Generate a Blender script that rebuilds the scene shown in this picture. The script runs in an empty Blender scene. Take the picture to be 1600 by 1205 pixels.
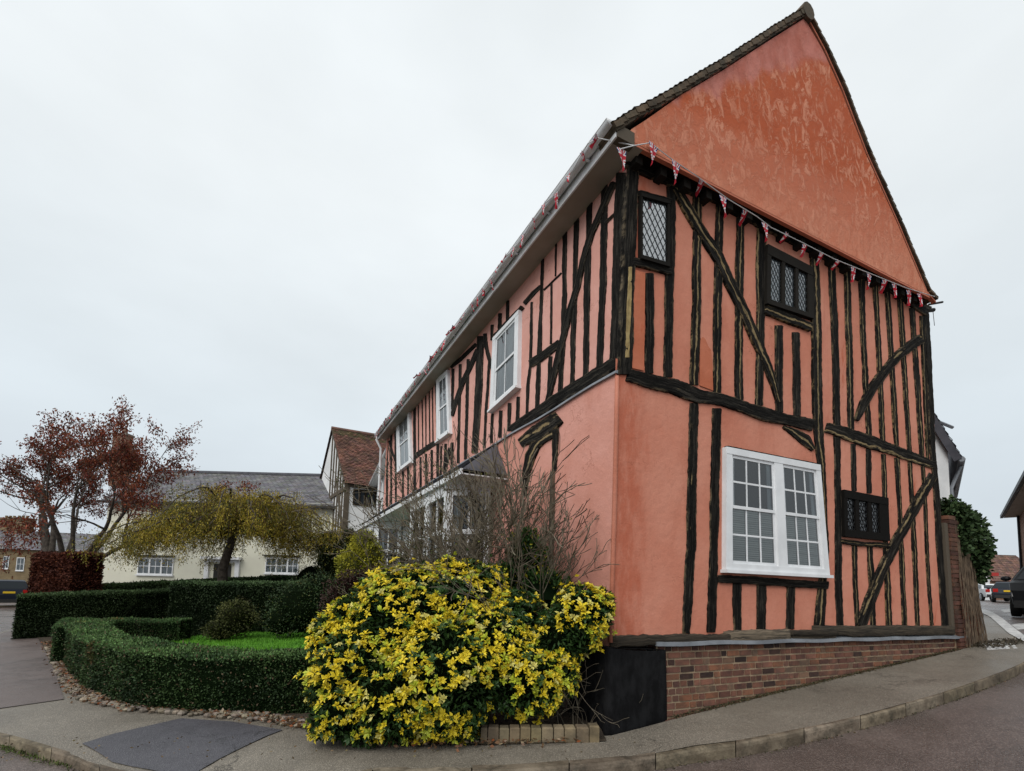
import bpy, math, random
import numpy as np
from mathutils import Vector, geometry, noise as mnoise
random.seed(7); rng = np.random.default_rng(7)
SC = bpy.context.scene; COL = SC.collection

# ------------------------------------------------------------------ camera geometry (survey of the place from the photo)
F = 767.; CX, CY = 800., 850.
_p = math.radians(4.9); _r = math.radians(1.45)
EYE = np.array([0, 0, 1.6])
FW = np.array([0, math.cos(_p), math.sin(_p)]); _rt = np.array([1., 0, 0]); _up = np.array([0, -math.sin(_p), math.cos(_p)])
RT = math.cos(_r)*_rt + math.sin(_r)*_up; UP = -math.sin(_r)*_rt + math.cos(_r)*_up
def ray(u, v): return (u-CX)/F*RT - (v-CY)/F*UP + FW
D1 = np.array([0.89587, 0.44432, 0.]); D2 = np.array([-0.44432, 0.89587, 0.]); ZV = np.array([0, 0, 1.])
_c = ray(955, 990); C0 = EYE + _c*(5.3/_c[1])
C0g = np.array([C0[0], C0[1], 0.])
class Plane:
    def __init__(s, P0, n):
        s.P0 = np.array(P0, float); s.n = np.array(n, float)/np.linalg.norm(n)
    def at(s, u, v, off=0.):
        d = ray(u, v); q = EYE + d*(((s.P0-EYE)@s.n)/(d@s.n)); return q + s.n*off
    def shift(s, o): return Plane(s.P0+s.n*o, s.n)
NG = -D2; NL = -D1
PG = Plane(C0, NG)                                  # gable wall
PT = Plane(C0+NG*0.22, NG)                          # oversailing gable triangle
_cb = PG.at(955, 990); _ct = PG.at(964, 583)
def plane3(a, b, d):
    n = np.cross(b-a, d); n /= np.linalg.norm(n)
    return Plane(a, n if n@NL > 0 else -n)
PLL = plane3(_cb, _ct, D2)                          # street front, lower storey
_u1 = PG.at(970, 575); _u2 = PG.at(979, 262)
PLU = plane3(_u1, _u2, D2)                          # street front, upper storey
_tk = [-80, -30, -17.6, -6, -2, 0, .8, 3.28, 7.5, 14, 25, 55, 100, 400]
_zk = [-1.6, -.85, -.52, -.14, -.03, .03, .11, .31, .64, .95, 1.15, 1.38, 1.42, 1.42]
def hz(x, y):
    t = (x-C0[0])*D1[0] + (y-C0[1])*D1[1]
    return float(np.interp(t, _tk, _zk))
def G(u, v, off=0.):
    d = ray(u, v); last = None; s = .5
    while s < 400:
        q = EYE + d*s
        if q[2] <= hz(q[0], q[1]) + off:
            lo, hi = s/1.03, s
            for _ in range(25):
                m = (lo+hi)/2; q = EYE+d*m
                if q[2] <= hz(q[0], q[1])+off: hi = m
                else: lo = m
            return EYE+d*hi
        s *= 1.03
    return EYE+d*400
def atY(u, v, y):
    d = ray(u, v); return EYE + d*(y/d[1])
def atZ(u, v, z):
    d = ray(u, v); return EYE + d*((z-EYE[2])/d[2])

# ------------------------------------------------------------------ mesh helpers
OFFS = {}
def tag(o, label=None, cat=None, group=None, kind=None):
    if label: o['label'] = label
    if cat: o['category'] = cat
    if group: o['group'] = group
    if kind: o['kind'] = kind
    return o
def thing(name, loc, label, cat, group=None):
    o = bpy.data.objects.new(name, None); COL.objects.link(o); o.location = [float(c) for c in loc]; o.empty_display_size = .2
    OFFS[o.name] = np.array(loc, float); return tag(o, label, cat, group)
class MB:
    def __init__(s): s.v = []; s.f = []; s.uv = []; s.c = []; s.n = 0
    def add(s, V, Fs, uv=None, col=None):
        b = s.n; V = np.asarray(V, float).reshape(-1, 3); s.v.append(V); s.n += len(V)
        s.uv.append(np.asarray(uv, float).reshape(-1, 2) if uv is not None else np.zeros((len(V), 2)))
        for i, f in enumerate(Fs):
            s.f.append([b+k for k in f])
            s.c.append(col[i] if isinstance(col, list) else (col if col is not None else (1, 1, 1)))
    def quadsnp(s, V, Q, cols, uv=None):                 # big arrays
        b = s.n; s.v.append(V); s.n += len(V); s.uv.append(uv if uv is not None else np.zeros((len(V), 2)))
        s.f.extend((Q+b).tolist()); s.c.extend(cols.tolist())
    def box(s, o, ax, ay, az, col=None, uvs=None):       # corner o, three edge vectors
        o, ax, ay, az = [np.asarray(k, float) for k in (o, ax, ay, az)]
        V = [o, o+ax, o+ax+ay, o+ay, o+az, o+ax+az, o+ax+ay+az, o+ay+az]
        if np.dot(np.cross(ax, ay), az) < 0: V = [V[k] for k in (3, 2, 1, 0, 7, 6, 5, 4)]
        s.add(V, [(3, 2, 1, 0), (4, 5, 6, 7), (0, 1, 5, 4), (1, 2, 6, 5), (2, 3, 7, 6), (3, 0, 4, 7)], None, col)
    def prism(s, poly, ext, col=None):                   # closed polygon (3D), extruded by ext
        P = np.array(poly); n = len(P); e = np.asarray(ext, float)
        V = np.vstack([P, P+e]); Fs = [tuple(range(n))[::-1], tuple(range(n, 2*n))] + [(i, (i+1) % n, n+(i+1) % n, n+i) for i in range(n)]
        s.add(V, Fs, None, col)
    def tube(s, pts, rad, k=6, col=None, cap=True):
        P = [np.asarray(p, float) for p in pts]; n = len(P)
        R = rad if hasattr(rad, '__len__') else [rad]*n
        V = []; uv = []; a = None; L = 0
        for i in range(n):
            t = P[min(i+1, n-1)]-P[max(i-1, 0)]; t = t/(np.linalg.norm(t)+1e-9)
            if a is None: a = np.cross(t, [0, 0, 1.] if abs(t[2]) < .9 else [1., 0, 0])
            a = a - t*(a@t); a /= np.linalg.norm(a)+1e-9; b = np.cross(t, a)
            if i: L += np.linalg.norm(P[i]-P[i-1])
            for j in range(k):
                w = 2*math.pi*j/k; V.append(P[i]+(a*math.cos(w)+b*math.sin(w))*R[i]); uv.append((j/k, L))
        Fs = [(i*k+j, i*k+(j+1) % k, (i+1)*k+(j+1) % k, (i+1)*k+j) for i in range(n-1) for j in range(k)]
        if cap: Fs += [tuple(range(k))[::-1], tuple((n-1)*k+j for j in range(k))]
        s.add(V, Fs, uv, col)
    def build(s, name, mat, parent=None, loc=None, smooth=False, label=None):
        V = np.vstack(s.v); off = OFFS[parent.name] if parent is not None else (np.array(loc, float) if loc is not None else np.zeros(3))
        V = V-off; me = bpy.data.meshes.new(name)
        nf = len(s.f); ls = np.array([len(f) for f in s.f]); li = np.concatenate([np.array(f) for f in s.f]) if nf < 3000 else np.fromiter((k for f in s.f for k in f), dtype=np.int64, count=int(ls.sum()))
        me.vertices.add(len(V)); me.vertices.foreach_set('co', V.ravel())
        me.loops.add(len(li)); me.loops.foreach_set('vertex_index', li.astype(np.int32))
        st = np.concatenate([[0], np.cumsum(ls)[:-1]]); me.polygons.add(nf); me.polygons.foreach_set('loop_start', st.astype(np.int32)); me.polygons.foreach_set('loop_total', ls.astype(np.int32))
        me.update(calc_edges=True)
        UVv = np.vstack(s.uv); ul = me.uv_layers.new(name='UVMap'); ul.data.foreach_set('uv', UVv[li].ravel())
        C = np.array(s.c, float).reshape(-1, 3); ca = me.color_attributes.new('Col', 'FLOAT_COLOR', 'CORNER')
        CL = np.repeat(np.hstack([C, np.ones((nf, 1))]), ls, axis=0); ca.data.foreach_set('color', CL.ravel())
        me.polygons.foreach_set('use_smooth', [bool(smooth)]*nf)
        me.materials.append(mat); me.validate()
        o = bpy.data.objects.new(name, me); COL.objects.link(o); OFFS[o.name] = off
        if parent is not None: o.parent = parent
        else: o.location = [float(c) for c in off]
        if label: o['label'] = label
        return o
def norm(a): a = np.asarray(a, float); return a/(np.linalg.norm(a)+1e-9)
def lerp(a, b, t): return a*(1-t)+b*t
def polyline_at(P, s):
    d = [0]
    for i in range(1, len(P)): d.append(d[-1]+np.linalg.norm(P[i]-P[i-1]))
    s = max(0, min(d[-1], s)); i = max(0, min(len(P)-2, np.searchsorted(d, s)-1))
    return lerp(P[i], P[i+1], (s-d[i])/max(1e-9, d[i+1]-d[i]))
def plen(P): return sum(np.linalg.norm(P[i]-P[i-1]) for i in range(1, len(P)))

# ------------------------------------------------------------------ materials
class NT:
    def __init__(s, name):
        s.m = bpy.data.materials.new(name); s.m.use_nodes = True; s.t = s.m.node_tree; s.t.nodes.clear()
        s.out = s.n('ShaderNodeOutputMaterial'); s.b = s.n('ShaderNodeBsdfPrincipled'); s.l(s.b.outputs[0], s.out.inputs[0])
    def n(s, ty, **k):
        x = s.t.nodes.new(ty)
        for a, v in k.items(): setattr(x, a, v)
        return x
    def l(s, a, b): s.t.links.new(a, b)
    def put(s, sock, v):
        if v is None: return
        if hasattr(v, 'is_linked') or hasattr(v, 'links'): s.l(v, sock)
        else:
            if hasattr(v, '__len__') and len(v) == 3 and sock.type == 'RGBA': v = (*v, 1)
            sock.default_value = v
    def coord(s, kind='Object', scale=(1, 1, 1)):
        c = s.n('ShaderNodeTexCoord'); m = s.n('ShaderNodeMapping'); s.l(c.outputs[kind], m.inputs[0]); m.inputs['Scale'].default_value = scale; return m.outputs[0]
    def noise(s, vec, scale, detail=4, rough=.55, dist=0., out=0):
        x = s.n('ShaderNodeTexNoise'); s.put(x.inputs['Vector'], vec); x.inputs['Scale'].default_value = scale; x.inputs['Detail'].default_value = detail
        x.inputs['Roughness'].default_value = rough; x.inputs['Distortion'].default_value = dist; return x.outputs[out]
    def ramp(s, f, a, b, ca=0., cb=1.):
        x = s.n('ShaderNodeMapRange'); x.interpolation_type = 'SMOOTHSTEP'; s.put(x.inputs[0], f)
        for i, q in ((1, a), (2, b), (3, ca), (4, cb)): x.inputs[i].default_value = q
        return x.outputs[0]
    def math(s, op, a, b=None):
        x = s.n('ShaderNodeMath', operation=op); s.put(x.inputs[0], a)
        if b is not None: s.put(x.inputs[1], b)
        return x.outputs[0]
    def mix(s, f, a, b, mode='MIX'):
        x = s.n('ShaderNodeMix', data_type='RGBA', blend_type=mode); s.put(x.inputs[0], f); s.put(x.inputs[6], a); s.put(x.inputs[7], b); return x.outputs[2]
    def attr(s, name='Col'): return s.n('ShaderNodeAttribute', attribute_name=name).outputs[0]
    def sep(s, vec): x = s.n('ShaderNodeSeparateXYZ'); s.l(vec, x.inputs[0]); return x.outputs
    def bump(s, h, st=.5, dist=.01):
        x = s.n('ShaderNodeBump'); x.inputs['Strength'].default_value = st; x.inputs['Distance'].default_value = dist; s.put(x.inputs['Height'], h); s.l(x.outputs[0], s.b.inputs['Normal'])
    def fin(s, col, rough=.85, spec=.3):
        s.put(s.b.inputs['Base Color'], col); s.put(s.b.inputs['Roughness'], rough); s.b.inputs['Specular IOR Level'].default_value = spec; return s.m
def mat(name, c1, c2=None, scale=3., detail=4, rough=.85, spec=.3, bump=0., bscale=40., bdist=.01, vcol=False, coords='Object', stretch=(1, 1, 1), lo=.35, hi=.65, metal=0.):
    t = NT(name); vec = t.coord(coords, stretch)
    col = t.mix(t.ramp(t.noise(vec, scale, detail), lo, hi), c1, c2 if c2 else c1)
    if vcol: col = t.mix(1., col, t.attr(), 'MULTIPLY')
    if bump: t.bump(t.noise(vec, bscale, 5, .6), bump, bdist)
    t.b.inputs['Metallic'].default_value = metal
    return t.fin(col, rough, spec)
M = {}
# plasters
def plaster(name, base, light, dark, red, redamt, edge=False):
    t = NT(name); v = t.coord('Object'); vs = t.coord('Object', (1, 1, .35))
    c = t.mix(t.ramp(t.noise(v, .9, 5, .6), .35, .68), base, light)
    c = t.mix(t.ramp(t.noise(vs, 2.3, 6, .65, .4), .5, .75, 0, .6), c, dark)
    c = t.mix(t.ramp(t.noise(vs, 1.3, 6, .7, .6), 1-redamt, 1.08-redamt, 0, .8), c, red)
    c = t.mix(t.ramp(t.noise(v, 60, 3), .3, .7, 0, .18), c, dark)
    if edge:
        ex = t.sep(t.coord('UV'))[0]; c = t.mix(t.math('MULTIPLY', t.ramp(t.math('ADD', ex, t.math('MULTIPLY', t.math('SUBTRACT', t.noise(vs, 4, 6, .7), .5), .09)), .075, .03), t.ramp(t.noise(vs, 9, 5, .7), .3, .6, .2, .7)), c, (.42, .10, .05))
    vc = t.n('ShaderNodeTexVoronoi', feature='DISTANCE_TO_EDGE'); dv = t.n('ShaderNodeVectorMath', operation='ADD'); t.l(v, dv.inputs[0]); t.l(t.noise(v, 3, 5, .7, 0, 1), dv.inputs[1]); t.l(dv.outputs[0], vc.inputs['Vector']); vc.inputs['Scale'].default_value = .9
    crk = t.math('MULTIPLY', t.ramp(vc.outputs[0], .009, .002), t.ramp(t.noise(v, 1.1, 3), .5, .6)); c = t.mix(t.math('MULTIPLY', crk, .55), c, (.22, .07, .04))
    c = t.mix(t.ramp(t.noise(t.coord('Object', (3, 3, .25)), 2.5, 5, .6), .58, .8, 0, .45), c, dark)
    h = t.math('ADD', t.noise(v, 9, 6, .6), t.math('MULTIPLY', t.noise(v, 90, 3), .25)); t.bump(h, .55, .02)
    return t.fin(c, .9, .15)
M['pink'] = plaster('pink_limewash_front', (.60, .305, .25), (.68, .375, .32), (.50, .225, .17), (.5, .19, .12), .30)
M['pink_low'] = plaster('pink_limewash_skirt', (.57, .26, .20), (.64, .32, .26), (.48, .20, .145), (.46, .15, .09), .33)
M['salmon'] = plaster('salmon_limewash_gable', (.54, .205, .135), (.61, .265, .185), (.43, .145, .09), (.43, .10, .045), .37, True)
M['orange'] = plaster('orange_limewash_patch', (.45, .135, .07), (.52, .18, .105), (.38, .10, .05), (.4, .07, .025), .4)
M['redroll'] = plaster('rubbed_red_render', (.42, .15, .095), (.48, .20, .14), (.36, .09, .045), (.4, .07, .03), .45)
t = NT('weathered_orange_gable_render')
uv = t.coord('UV'); s_, z_, _ = t.sep(uv)
v = t.coord('UV', (1, .55, 1))
sc = t.ramp(t.noise(v, 6.5, 8, .75, 1.1), .49, .58)
grad = t.ramp(t.math('SUBTRACT', z_, t.math('MULTIPLY', s_, .13)), -.95, .15, .85, .0)
amt = t.math('MAXIMUM', t.math('MULTIPLY', sc, t.ramp(t.noise(v, 1.1, 3), .35, .65, .4, .9)), t.math('MULTIPLY', grad, t.ramp(t.noise(v, 4.5, 7, .72, 1.2), .38, .6, .25, .95)))
c = t.mix(amt, t.mix(t.noise(v, 3, 5), (.36, .070, .026), (.47, .115, .045)), (.62, .265, .165))
kz = t.math('MULTIPLY', s_, .98)
d = t.math('SUBTRACT', kz, z_)                          # distance under the left verge
thr = t.math('ADD', t.math('MULTIPLY', s_, .27), .06)
m = t.math('SUBTRACT', t.math('ADD', thr, t.math('MULTIPLY', t.math('SUBTRACT', t.noise(uv, 1.6, 5, .6), .5), 1.1)), d)
c = t.mix(t.math('MULTIPLY', t.ramp(m, -.05, .22), .9), c, t.mix(t.ramp(t.noise(v, 4, 6), .3, .7), (.40, .125, .09), (.52, .20, .16)))
low = t.ramp(t.math('SUBTRACT', z_, t.math('MULTIPLY', s_, .12)), .5, .12)
c = t.mix(t.math('MULTIPLY', low, .35), c, (.56, .22, .14))
t.bump(t.math('ADD', t.noise(uv, 7, 7, .65, .8), t.math('MULTIPLY', sc, .25)), .5, .03)
M['gable'] = t.fin(c, .88, .2)
# timber
t = NT('black_weathered_timber')
uv = t.coord('UV'); ux, uy, _ = t.sep(uv)
rnd = t.n('ShaderNodeObjectInfo').outputs['Random']
r10 = t.math('MULTIPLY', rnd, 37.)
cb = t.n('ShaderNodeCombineXYZ'); t.l(t.math('MULTIPLY', ux, 5.), cb.inputs[0]); t.l(t.math('MULTIPLY', uy, 1.1), cb.inputs[1]); t.l(r10, cb.inputs[2])
grain = t.noise(cb.outputs[0], 2.2, 8, .7, .3)
cb2 = t.n('ShaderNodeCombineXYZ'); t.l(t.math('MULTIPLY', ux, .9), cb2.inputs[0]); t.l(t.math('MULTIPLY', uy, 1.3), cb2.inputs[1]); t.l(r10, cb2.inputs[2])
blot = t.noise(cb2.outputs[0], 1.6, 4, .6)
c = t.mix(t.ramp(grain, .46, .72), (.0045, .004, .0035), (.050, .044, .036))
c = t.mix(t.math('MULTIPLY', t.ramp(blot, .5, .75, 0, .5), t.ramp(grain, .4, .6)), c, (.085, .075, .06))
wav = t.math('ADD', t.math('SUBTRACT', ux, t.math('ADD', .38, t.math('MULTIPLY', rnd, .5))), t.math('MULTIPLY', t.math('SUBTRACT', t.noise(cb2.outputs[0], 1.3, 6, .7), .5), .9))
line = t.ramp(t.math('ABSOLUTE', wav), .10, .03)
tanattr = t.sep(t.attr())[0]
gate = t.ramp(t.math('ADD', t.noise(cb2.outputs[0], 1.5, 4), t.math('MULTIPLY', t.math('SUBTRACT', tanattr, .5), .75)), .5, .56)
gate2 = t.ramp(grain, .3, .5)
c = t.mix(t.math('MULTIPLY', t.math('MULTIPLY', line, gate), gate2), c, t.mix(grain, (.20, .14, .06), (.38, .29, .16)))
t.bump(t.math('ADD', grain, t.math('MULTIPLY', t.noise(cb.outputs[0], 9, 4), .3)), 1., .03)
ed = t.math('MULTIPLY', t.ramp(t.math('ABSOLUTE', t.math('SUBTRACT', ux, .5)), .30, .48), t.ramp(t.noise(cb2.outputs[0], 4., 6, .75), .48, .62)); c = t.mix(t.math('MULTIPLY', ed, .8), c, t.mix(tanattr, (.10, .085, .065), (.27, .19, .09)))
c = t.mix(t.math('MULTIPLY', t.ramp(t.noise(cb.outputs[0], .9, 6, .7), .52, .7), t.ramp(rnd, .2, 1., .1, .55)), c, (.11, .095, .075)); M['timber'] = t.fin(c, .85, .1)
t = NT('bare_grey_oak')
uv = t.coord('UV', (3, .8, 1)); g_ = t.noise(uv, 3, 8, .7, .4)
c = t.mix(t.ramp(g_, .35, .65), (.05, .042, .033), (.23, .18, .125)); c = t.mix(1., c, t.attr(), 'MULTIPLY'); t.bump(g_, .9, .02)
M['oak'] = t.fin(c, .85, .2)
M['tan'] = mat('ochre_limewash', (.24, .17, .07), (.36, .27, .12), 9, rough=.9)
M['black_render'] = mat('black_painted_render', (.004, .004, .0045), (.012, .012, .013), 9, rough=.8, spec=.12, bump=.6, bscale=45, bdist=.012, stretch=(1, 1, .5))
M['white'] = mat('white_gloss_paint', (.74, .75, .76), (.66, .67, .68), 4, rough=.4, spec=.4, bump=.1)
M['white_wall'] = mat('white_render', (.72, .72, .71), (.6, .61, .61), 1.2, rough=.9, bump=.4, bscale=8)
M['cream'] = mat('cream_render', (.70, .685, .56), (.62, .605, .50), .5, rough=.9, bump=.3, bscale=6)
M['gutter'] = mat('grey_white_plastic', (.72, .73, .74), (.55, .56, .56), 3, rough=.35, spec=.5)
M['soffit'] = mat('taupe_painted_board', (.34, .30, .255), (.28, .24, .2), 1.2, rough=.7)
M['lead'] = mat('grey_lead_flashing', (.20, .215, .235), (.12, .13, .145), 2.5, rough=.45, spec=.5, bump=.5, bscale=12)
M['slate'] = mat('blue_grey_slate', (.10, .10, .115), (.065, .068, .08), 3, rough=.6, vcol=True, bump=.3, bscale=30)
M['slate_lt'] = mat('weathered_grey_slate', (.17, .165, .17), (.12, .118, .125), 2, rough=.6, vcol=True, bump=.3, bscale=30)
M['tile'] = mat('mossy_red_clay_tile', (.17, .09, .068), (.10, .064, .05), 1.6, rough=.85, vcol=True, bump=.5, bscale=25)
M['tile_br'] = mat('brown_clay_tile', (.105, .075, .05), (.06, .05, .035), 5, rough=.9, vcol=True, bump=.6, bscale=25)
M['brick'] = mat('old_red_brick', (.175, .076, .050), (.105, .052, .038), 7, rough=.9, vcol=True, bump=.8, bscale=45)
M['mortar'] = mat('tan_lime_mortar', (.34, .25, .165), (.22, .165, .11), 6, rough=.95, bump=.6, bscale=60)
M['dark_iron'] = mat('black_lead_came', (.012, .013, .015), None, rough=.5)
M['dark_int'] = mat('dark_room', (.018, .018, .018), (.035, .033, .03), 1.5, rough=.9)
M['blind'] = mat('pale_slatted_blind', (.52, .52, .50), (.42, .42, .40), 5, rough=.7, stretch=(.2, .2, 6))
M['net'] = mat('net_curtain', (.42, .45, .47), (.28, .3, .32), 4, rough=.9, stretch=(2, 2, .4))
def glass(name, tint, refl):
    t = NT(name); t.t.nodes.remove(t.b)
    tr = t.n('ShaderNodeBsdfTransparent'); tr.inputs[0].default_value = (*tint, 1); gl = t.n('ShaderNodeBsdfGlossy'); gl.inputs['Roughness'].default_value = .03
    v = t.coord('Object'); bp = t.n('ShaderNodeBump'); bp.inputs['Strength'].default_value = .15; bp.inputs['Distance'].default_value = .02; t.l(t.noise(v, 3, 2), bp.inputs['Height']); t.l(bp.outputs[0], gl.inputs['Normal'])
    fr = t.n('ShaderNodeFresnel'); fr.inputs[0].default_value = 1.5; mx = t.n('ShaderNodeMixShader')
    t.l(t.math('MAXIMUM', t.math('ADD', fr.outputs[0], refl), 0.), mx.inputs[0]); t.l(tr.outputs[0], mx.inputs[1]); t.l(gl.outputs[0], mx.inputs[2]); t.l(mx.outputs[0], t.out.inputs[0]); return t.m
M['glass'] = glass('window_glass', (.8, .85, .85), .05)
M['glass_old'] = glass('old_leaded_glass', (.85, .9, .9), .42); M['glass_mid'] = glass('dull_leaded_glass', (.6, .68, .7), .16); M['glass_dk'] = glass('dark_leaded_glass', (.5, .55, .6), .03)
# grounds
def asphalt(name, c1, c2, peb, wet=.0, pscale=170., fleck=.35):
    t = NT(name); v = t.coord('Object'); vo = t.n('ShaderNodeTexVoronoi'); t.l(v, vo.inputs['Vector']); vo.inputs['Scale'].default_value = pscale
    big = t.noise(v, .55, 6, .6); c = t.mix(t.ramp(big, .35, .65), c1, c2)
    c = t.mix(t.ramp(t.noise(v, 5, 5, .65), .35, .75, 0, .35), c, tuple(q*.6 for q in c1))
    vc = t.n('ShaderNodeTexVoronoi', feature='DISTANCE_TO_EDGE'); dv = t.n('ShaderNodeVectorMath', operation='ADD'); t.l(v, dv.inputs[0]); t.l(t.noise(v, 2.5, 5, .7, 0, 1), dv.inputs[1]); t.l(dv.outputs[0], vc.inputs['Vector']); vc.inputs['Scale'].default_value = .42
    c = t.mix(t.math('MULTIPLY', t.ramp(vc.outputs[0], .012, .003), t.ramp(t.noise(v, .7, 3), .42, .55, 0, .75)), c, tuple(q*.25 for q in c1))
    sp = t.sep(vo.outputs['Color'])[0]
    c = t.mix(t.ramp(t.noise(t.coord('Object', (1, 1, 1)), 1.3, 8, .7, 1.2), .56, .64, 0, .28), c, tuple(q*.45 for q in c1)); c = t.mix(t.ramp(sp, .72, .8, 0, fleck*1.3), c, peb); c = t.mix(t.ramp(vo.outputs['Distance'], .35, .75, 0, .4), c, tuple(q*.35 for q in c1))
    t.bump(t.math('SUBTRACT', 1., vo.outputs['Distance']), .7, .006)
    wn = t.noise(v, .5, 5, .65, .5); c = t.mix(t.ramp(wn, .42, .6, 0, .45*wet), c, tuple(q*.5 for q in c1)); wetm = t.ramp(wn, .42, .6, .58-.2*wet, .48-.36*wet)
    return t.fin(c, wetm, .4)
M['road'] = asphalt('red_brown_wet_asphalt', (.10, .076, .068), (.13, .10, .088), (.30, .24, .21), .8, 95)
M['pave'] = asphalt('pale_gritty_pavement', (.165, .145, .118), (.215, .19, .155), (.42, .37, .30), .35, 120, .4)
M['pave_br'] = asphalt('brown_pink_tarmac', (.13, .102, .094), (.16, .125, .114), (.25, .21, .19), .5, 150, .2)
M['pave_bl'] = asphalt('dark_blue_tarmac_patch', (.072, .07, .082), (.09, .087, .10), (.2, .2, .21), .3, 130, .3)
t = NT('worn_stone_kerb'); v = t.coord('Object'); c = t.mix(t.ramp(t.noise(v, 4, 6, .65), .35, .65), (.10, .078, .054), (.22, .18, .13)); c = t.mix(t.ramp(t.noise(v, 7, 6, .7), .45, .65, 0, .75), c, (.045, .038, .026)); c = t.mix(1., c, t.attr(), 'MULTIPLY')
t.bump(t.noise(v, 22, 6, .7), .8, .015); M['kerb'] = t.fin(c, .7, .3)
M['soil'] = mat('garden_soil', (.035, .026, .018), (.06, .045, .03), 6, rough=.95, bump=1, bscale=30, bdist=.03)
M['lawn'] = mat('bright_lawn', (.09, .26, .015), (.06, .19, .012), 3, rough=.8, vcol=True)
M['grass'] = mat('grass_blades', (.11, .28, .02), (.07, .20, .015), 3, rough=.7, vcol=True)
M['paint'] = mat('worn_road_paint', (.58, .58, .57), (.38, .38, .38), 6, rough=.6)
# plants
def leafmat(name, rough=.5, spec=.35, tr=.0):
    t = NT(name); v = t.coord('Object'); c = t.mix(t.noise(v, 25, 2), (.8, .8, .8), (1.2, 1.2, 1.2)); c = t.mix(1., c, t.attr(), 'MULTIPLY')
    t.fin(c, rough, spec); t.l(t.ramp(t.sep(t.attr())[1], .006, .02, 0, spec), t.b.inputs['Specular IOR Level'])
    if tr:
        tl = t.n('ShaderNodeBsdfTranslucent'); t.l(c, tl.inputs[0]); mx = t.n('ShaderNodeMixShader'); mx.inputs[0].default_value = tr
        t.l(t.b.outputs[0], mx.inputs[1]); t.l(tl.outputs[0], mx.inputs[2]); t.l(mx.outputs[0], t.out.inputs[0])
    return t.m
M['leaf'] = leafmat('leaf', .6, .18); M['leaf_t'] = leafmat('thin_leaf', .55, .3, .3); M['leaf_y'] = leafmat('golden_leaf', .45, .35, .15)
M['bark2'] = mat('climber_stem', (.06, .042, .028), (.12, .085, .055), 9, rough=.9)
M['bark'] = mat('dark_bark', (.035, .028, .022), (.075, .062, .05), 9, rough=.9, bump=.8, bscale=30)
M['twig'] = mat('brown_twig', (.082, .066, .046), (.15, .128, .092), 7, rough=.9)
M['stone'] = mat('pale_sandstone', (.21, .165, .105), (.11, .088, .06), 5, rough=.9, vcol=True, bump=.8, bscale=25)
M['cobble'] = mat('flint_cobble', (.20, .175, .145), (.12, .105, .085), 9, rough=.8, vcol=True)
# cars
def paintm(name, c, rough=.3):
    t = NT(name); t.b.inputs['Coat Weight'].default_value = .03; return t.fin(c, rough+.1, .16)
M['car_black'] = paintm('black_car_paint', (.010, .011, .013)); M['car_blue'] = paintm('dark_blue_car_paint', (.012, .016, .026)); M['car_white'] = paintm('white_car_paint', (.62, .63, .64))
M['car_glass'] = paintm('car_window_glass', (.02, .025, .03), .06); M['rubber'] = mat('tyre_rubber', (.015, .015, .015), None, rough=.85)
M['rim'] = mat('alloy_rim', (.35, .36, .37), None, rough=.35, metal=.8); M['lamp'] = paintm('red_tail_lamp', (.35, .015, .012), .2); M['lampw'] = paintm('clear_headlamp', (.5, .5, .5), .1)
M['plate'] = mat('yellow_number_plate', (.65, .42, .02), None, rough=.5); M['trim'] = mat('black_plastic_trim', (.02, .02, .02), None, rough=.6)
M['red'] = mat('red_painted_wood', (.35, .03, .025), None, rough=.6)
# bunting
t = NT('union_flag_cloth'); uv = t.coord('UV'); x_, y_, _ = t.sep(uv)      # x: -1..1 across full width, y: 0 top .. 1 tip
ax = t.math('ABSOLUTE', x_)
dg = t.math('ABSOLUTE', t.math('SUBTRACT', ax, t.math('MULTIPLY', t.math('ABSOLUTE', t.math('SUBTRACT', y_, .36)), 1.9)))
c = t.mix(t.math('LESS_THAN', dg, .26), (.018, .022, .13), (.62, .6, .6)); c = t.mix(t.math('LESS_THAN', dg, .10), c, (.42, .02, .035))
cx_ = ax; cy_ = t.math('ABSOLUTE', t.math('SUBTRACT', y_, .36))
crs = t.math('MINIMUM', cx_, t.math('MULTIPLY', cy_, 2.0))
c = t.mix(t.math('LESS_THAN', crs, .30), c, (.62, .6, .6)); c = t.mix(t.math('LESS_THAN', crs, .19), c, (.42, .02, .035))
M['flag'] = t.fin(c, .8, .2)
M['cord'] = mat('white_cord', (.6, .6, .6), None, rough=.8)

# ------------------------------------------------------------------ world, sun, camera
SUNDIR = norm([-.40, -.70, .78])         # towards the bright part of the cloud
w = bpy.data.worlds.new('World'); SC.world = w; w.use_nodes = True; nt = w.node_tree; nt.nodes.clear()
o_ = nt.nodes.new('ShaderNodeOutputWorld'); bg = nt.nodes.new('ShaderNodeBackground'); nt.links.new(bg.outputs[0], o_.inputs[0])
sky = nt.nodes.new('ShaderNodeTexSky'); sky.sky_type = 'NISHITA'; sky.sun_disc = False
sky.sun_elevation = math.asin(SUNDIR[2]); sky.sun_rotation = math.atan2(SUNDIR[0], SUNDIR[1]); sky.dust_density = 4
tc = nt.nodes.new('ShaderNodeTexCoord'); sp = nt.nodes.new('ShaderNodeSeparateXYZ'); nt.links.new(tc.outputs['Generated'], sp.inputs[0])
mr = nt.nodes.new('ShaderNodeMapRange'); nt.links.new(sp.outputs[2], mr.inputs[0]); mr.inputs[1].default_value = 0.; mr.inputs[2].default_value = .62
rp = nt.nodes.new('ShaderNodeValToRGB'); nt.links.new(mr.outputs[0], rp.inputs[0])
rp.color_ramp.elements[0].color = (6.5, 7.2, 7.9, 1); rp.color_ramp.elements[1].color = (9.3, 9.8, 10., 1)
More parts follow.
